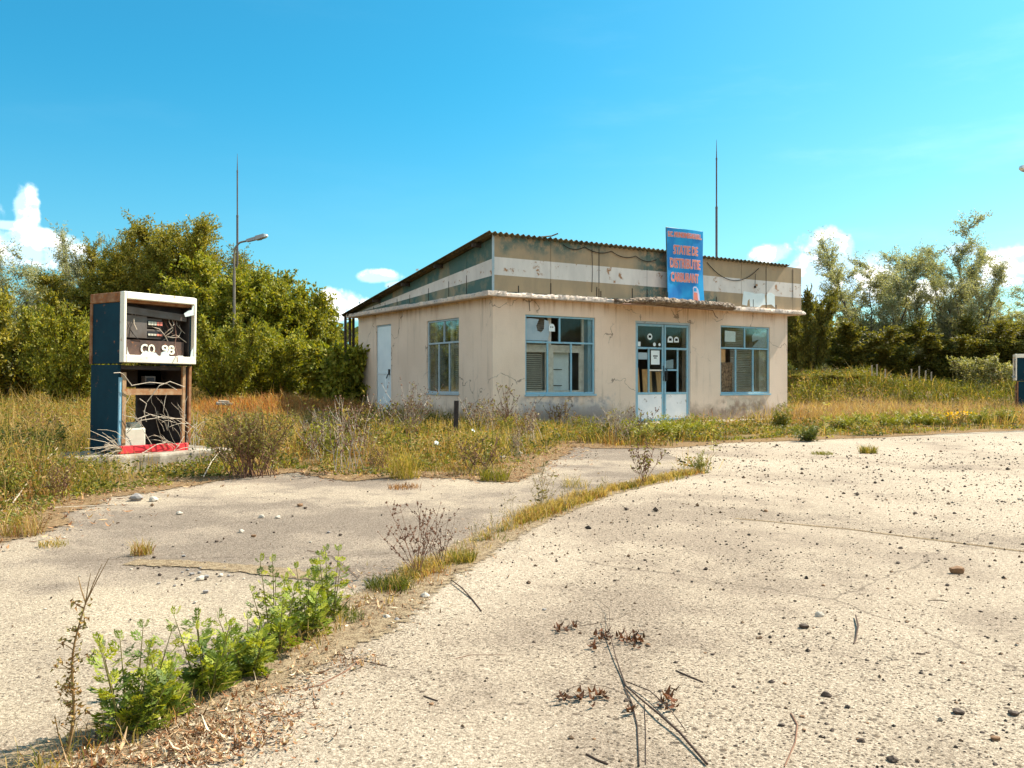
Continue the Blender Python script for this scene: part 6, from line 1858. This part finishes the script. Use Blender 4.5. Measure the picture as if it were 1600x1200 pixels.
stick('fine straw lying left of the forked branch', [(712, 1033), (735, 1027), (790, 1027)], 0.0013, 'redtwig')
stick('tiny dark stick at the bottom centre', [(916, 1184), (935, 1194), (950, 1200)], 0.003)
stick('tiny twig on the far right of the slab', [(1450, 941), (1470, 941), (1480, 943)], 0.002)
stick('little dark sliver on the right slab', [(1432, 1025), (1440, 1026), (1446, 1026)], 0.003)
stick('small dry twig lying on the pale concrete left of centre', [(662, 1092), (672, 1096), (684, 1100)], 0.0024)
stick('pair of thin dry stems lying on the grey slab by the weeds', [(480, 862), (520, 872), (560, 905)], 0.002, 'redtwig')
for i, pix in enumerate(([(0, 790, 0.02), (60, 772, 0.05), (130, 752, 0.1), (180, 712, 0.3)], [(0, 800), (90, 795), (200, 790)], [(20, 795, 0.05), (55, 760, 0.15), (90, 740, 0.3)], [(318, 752, 0.05), (330, 735, 0.1), (345, 728, 0.2)])):
    stick(['pale bent stem leaning out of the grass at the left edge', 'long pale stem lying at the foot of the left grass', 'pale stem sticking up from the grass at the far left', 'pale broken stem beside the dark twiggy bush'][i], pix, [0.006, 0.005, 0.004, 0.004][:len(pix)], 'wire_pale')


def stone_mesh(seed, mat):
    import bmesh
    rr = random.Random(seed)
    bm = bmesh.new(); bmesh.ops.create_icosphere(bm, subdivisions=2, radius=1.0)
    for v in bm.verts:
        n_ = v.co.normalized()
        v.co = n_ * (1 + 0.16 * math.sin(n_.x * 3 + rr.random() * 0.4 + seed) + 0.14 * math.sin(n_.y * 4 + seed * 2) + 0.12 * math.sin(n_.z * 5 + seed) + rr.gauss(0, 0.045))
        v.co.z *= 0.62
    me = bpy.data.meshes.new('pebble'); bm.to_mesh(me); bm.free(); me.materials.append(MT[mat]); return me
SM = {m_: [stone_mesh(10 * j + k, m_) for k in range(4)] for j, m_ in enumerate(('pebble_dark', 'pebble_brown', 'pebble_pale', 'pebble_grey'))}
def stone(px, py, wpx, mat, label, group=None, sx=1.0, sy=1.0):
    X, Y = gp(px, py); s = wpx * Y / FPX / 2 * (0.82 if group is None else 1.0)
    o = bpy.data.objects.new('pebble', random.choice(SM[mat])); COL.objects.link(o)
    o.location = (X, Y, 0.006 + s * 0.40); o.scale = (s * sx, s * sy, s); o.rotation_euler = (0, 0, random.uniform(0, 6.28) if sx == sy else 0.1)
    return tag(o, label, 'pebble', group)
random.seed(31)
for a in ((1257, 984, 19, 'pebble_dark', 'large dark brown pebble near the middle of the right slab'), (1292, 1091, 18, 'pebble_dark', 'large dark pebble below the crooked twig'), (1497, 1119, 21, 'pebble_dark', 'largest dark pebble near the bottom right'),
          (1585, 1121, 20, 'pebble_dark', 'dark pebble at the lower right picture edge'), (1395, 1194, 22, 'pebble_dark', 'dark pebble cut by the bottom edge at right'), (1222, 1138, 12, 'pebble_dark', 'dark pebble above the thin curved twig'),
          (1206, 1070, 12, 'pebble_dark', 'dark pebble left of a close pair'), (1345, 1163, 14, 'pebble_dark', 'flat dark pebble right of the thin curved twig'), (1555, 1160, 17, 'pebble_brown', 'orange brown pebble near the bottom right corner'),
          (1197, 801, 9, 'pebble_brown', 'rusty brown pebble far up the right slab'), (1287, 918, 8, 'pebble_brown', 'rusty brown pebble in the middle of the right slab'), (851, 956, 8, 'pebble_grey', 'lone grey pebble left of the forked branch'),
          (834, 1007, 7, 'pebble_dark', 'lone dark pebble above the forked branch leaves'), (674, 1105, 10, 'pebble_brown', 'brown pebble beside the small dry twig'), (761, 1064, 7, 'pebble_dark', 'dark pebble at the end of a straw'),
          (664, 936, 19, 'pebble_pale', 'pale stone right of the dark green grass clump'), (658, 946, 10, 'pebble_brown', 'brown stone in front of the pale stone'), (604, 968, 14, 'pebble_pale', 'white stone in the litter below the dry weeds'), (620, 972, 12, 'pebble_grey', 'blue grey stone in the litter below the dry weeds'),
          (313, 908, 15, 'pebble_pale', 'white pebble in the heap on the grey slab'), (322, 904, 10, 'pebble_grey', 'grey pebble next to the white one in the heap'), (345, 902, 10, 'pebble_pale', 'pale pebble at the right of the heap'), (300, 900, 9, 'pebble_grey', 'small grey pebble at the left of the heap'),
          (322, 904 + 24, 11, 'pebble_grey', 'grey pebble in the pale dust below the heap'), (377, 833, 11, 'pebble_pale', 'white pebble in the middle of the grey slab'), (408, 810, 11, 'pebble_pale', 'white pebble upper left of a close pair'), (434, 811, 10, 'pebble_pale', 'white pebble right of a close pair'),
          (468, 792, 11, 'pebble_brown', 'brown pebble near the far edge of the grey slab'), (280, 805, 12, 'pebble_pale', 'flat pale chip near the grass on the grey slab'), (212, 783, 26, 'pebble_grey', 'large grey stone at the field edge before the pump'), (241, 784, 16, 'pebble_pale', 'white stone at the field edge before the pump'),
          (396, 840, 9, 'pebble_brown', 'brown fragment beside the white pebble'), (785, 716, 10, 'pebble_pale', 'white chip at the edge of the grass patch'), (813, 711, 11, 'pebble_pale', 'white chip right of another at the grass edge')):
    stone(*a)
stone(1495, 898, 30, 'pebble_brown', 'long flat brown stone on the right slab', None, 1.0, 0.5)
stone(1282, 966, 18, 'pebble_pale', 'flat pale chip just above the large dark brown pebble', None, 1.0, 0.5)
random.seed(57)
for i in range(110):
    py = 770 + 430 * random.random() ** 0.8
    px = random.uniform(900 + (1200 - py) * 0.35, 1600)
    if random.random() < 0.35: px = random.uniform(1250, 1600)
    w_ = random.choice((4, 4, 5, 5, 6, 7, 8, 10)) * (0.45 + 0.55 * (py - 600) / 600)
    stone(px, py, w_, random.choice(('pebble_dark', 'pebble_dark', 'pebble_dark', 'pebble_brown')), 'small loose pebble lying on the sandy right slab', 'loose pebbles on the right slab')
for i in range(46):
    px, py = random.gauss(290, 60), random.gauss(895, 16)
    if i > 26: px, py = random.uniform(60, 560), random.uniform(790, 960)
    stone(px, py, random.choice((3, 4, 5, 6)), random.choice(('pebble_grey', 'pebble_pale', 'pebble_dark')), 'small loose pebble lying on the grey slab at left', 'loose pebbles on the grey slab')

# fine gravel grains worn loose from the concrete
r = np.random.default_rng(15)
n = 34000
gy = 1.9 + 15.5 * r.random(n) ** 1.5; gx = r.uniform(-0.72, 0.72, n) * gy * 1.0
ok = inside(gx, gy, fore_poly) | (inside(gx, gy, apron_poly) & (r.random(n) < 0.18))
ok &= r.random(n) < 0.12 + 0.9 * np.clip((nA(gx, gy) * 0.5 + nB(gx + 9, gy) * 0.5 - 0.34) * 3, 0, 1) * np.clip(0.35 + (gx + 0.2) * 0.5, 0.25, 1)
gx, gy = gx[ok], gy[ok]; n = len(gx)
s = (0.0016 + 0.00040 * gy) * r.lognormal(0, 0.5, n)
oct_ = np.array([(1, 0, 0), (-1, 0, 0), (0, 1, 0), (0, -1, 0), (0, 0, .7), (0, 0, -.7)])
v = (oct_[None] * (1 + r.normal(size=(n, 6, 1)) * 0.22)) * s[:, None, None]
a = r.random(n) * 6.28; ca, sa = np.cos(a)[:, None], np.sin(a)[:, None]
v = np.stack([v[..., 0] * ca - v[..., 1] * sa, v[..., 0] * sa + v[..., 1] * ca, v[..., 2]], -1) + np.c_[gx, gy, 0.007 + s * 0.45][:, None]
tri = np.array([(0, 2, 4), (2, 1, 4), (1, 3, 4), (3, 0, 4), (2, 0, 5), (1, 2, 5), (3, 1, 5), (0, 3, 5)])
f = (np.arange(n)[:, None, None] * 6 + tri[None]).reshape(-1, 3)
o = np_mesh('gravel', v.reshape(-1, 3), f, MT['dry_leaf'], np.repeat(pick([(0.055, 0.04, 0.03), (0.12, 0.075, 0.045), (0.035, 0.028, 0.024), (0.2, 0.13, 0.08), (0.30, 0.25, 0.2)], r.choice(5, n, p=[.36, .24, .24, .1, .06]), r), 6, 0))
tag(o, 'fine dark gravel grains scattered over the sandy concrete', 'gravel', None, 'stuff')

# scraps lying in the weeds
mb = MB(); mb.prism([(-0.05, -0.04), (0.05, -0.03), (0.06, 0.05), (-0.04, 0.04)], 'z', 0.0, 0.03); mb.tube([(0, 0, 0.03), (0.01, 0, 0.12)], [0.045, 0.06], 8)
X, Y = gp(680, 712); o = mb.build('paper_cup', MT['paper']); o.location = (X, Y, 0.14); o.scale = (0.6, 0.6, 0.6); o.rotation_euler = (0.7, 0.3, 0); tag(o, 'crumpled white cup caught in the grass patch', 'litter')
mb = MB(); mb.prism([(-0.08, -0.03), (0.08, -0.05), (0.1, 0.03), (-0.06, 0.05)], 'z', 0, 0.012)
X, Y = gp(717, 690); o = mb.build('paper_scrap', MT['paper']); o.location = (X + 0.25, Y, 0.20); o.scale = (0.5, 0.5, 0.5); o.rotation_euler = (0.9, 0.5, 0.4); tag(o, 'white scrap in the weeds beside the iron stake', 'litter')
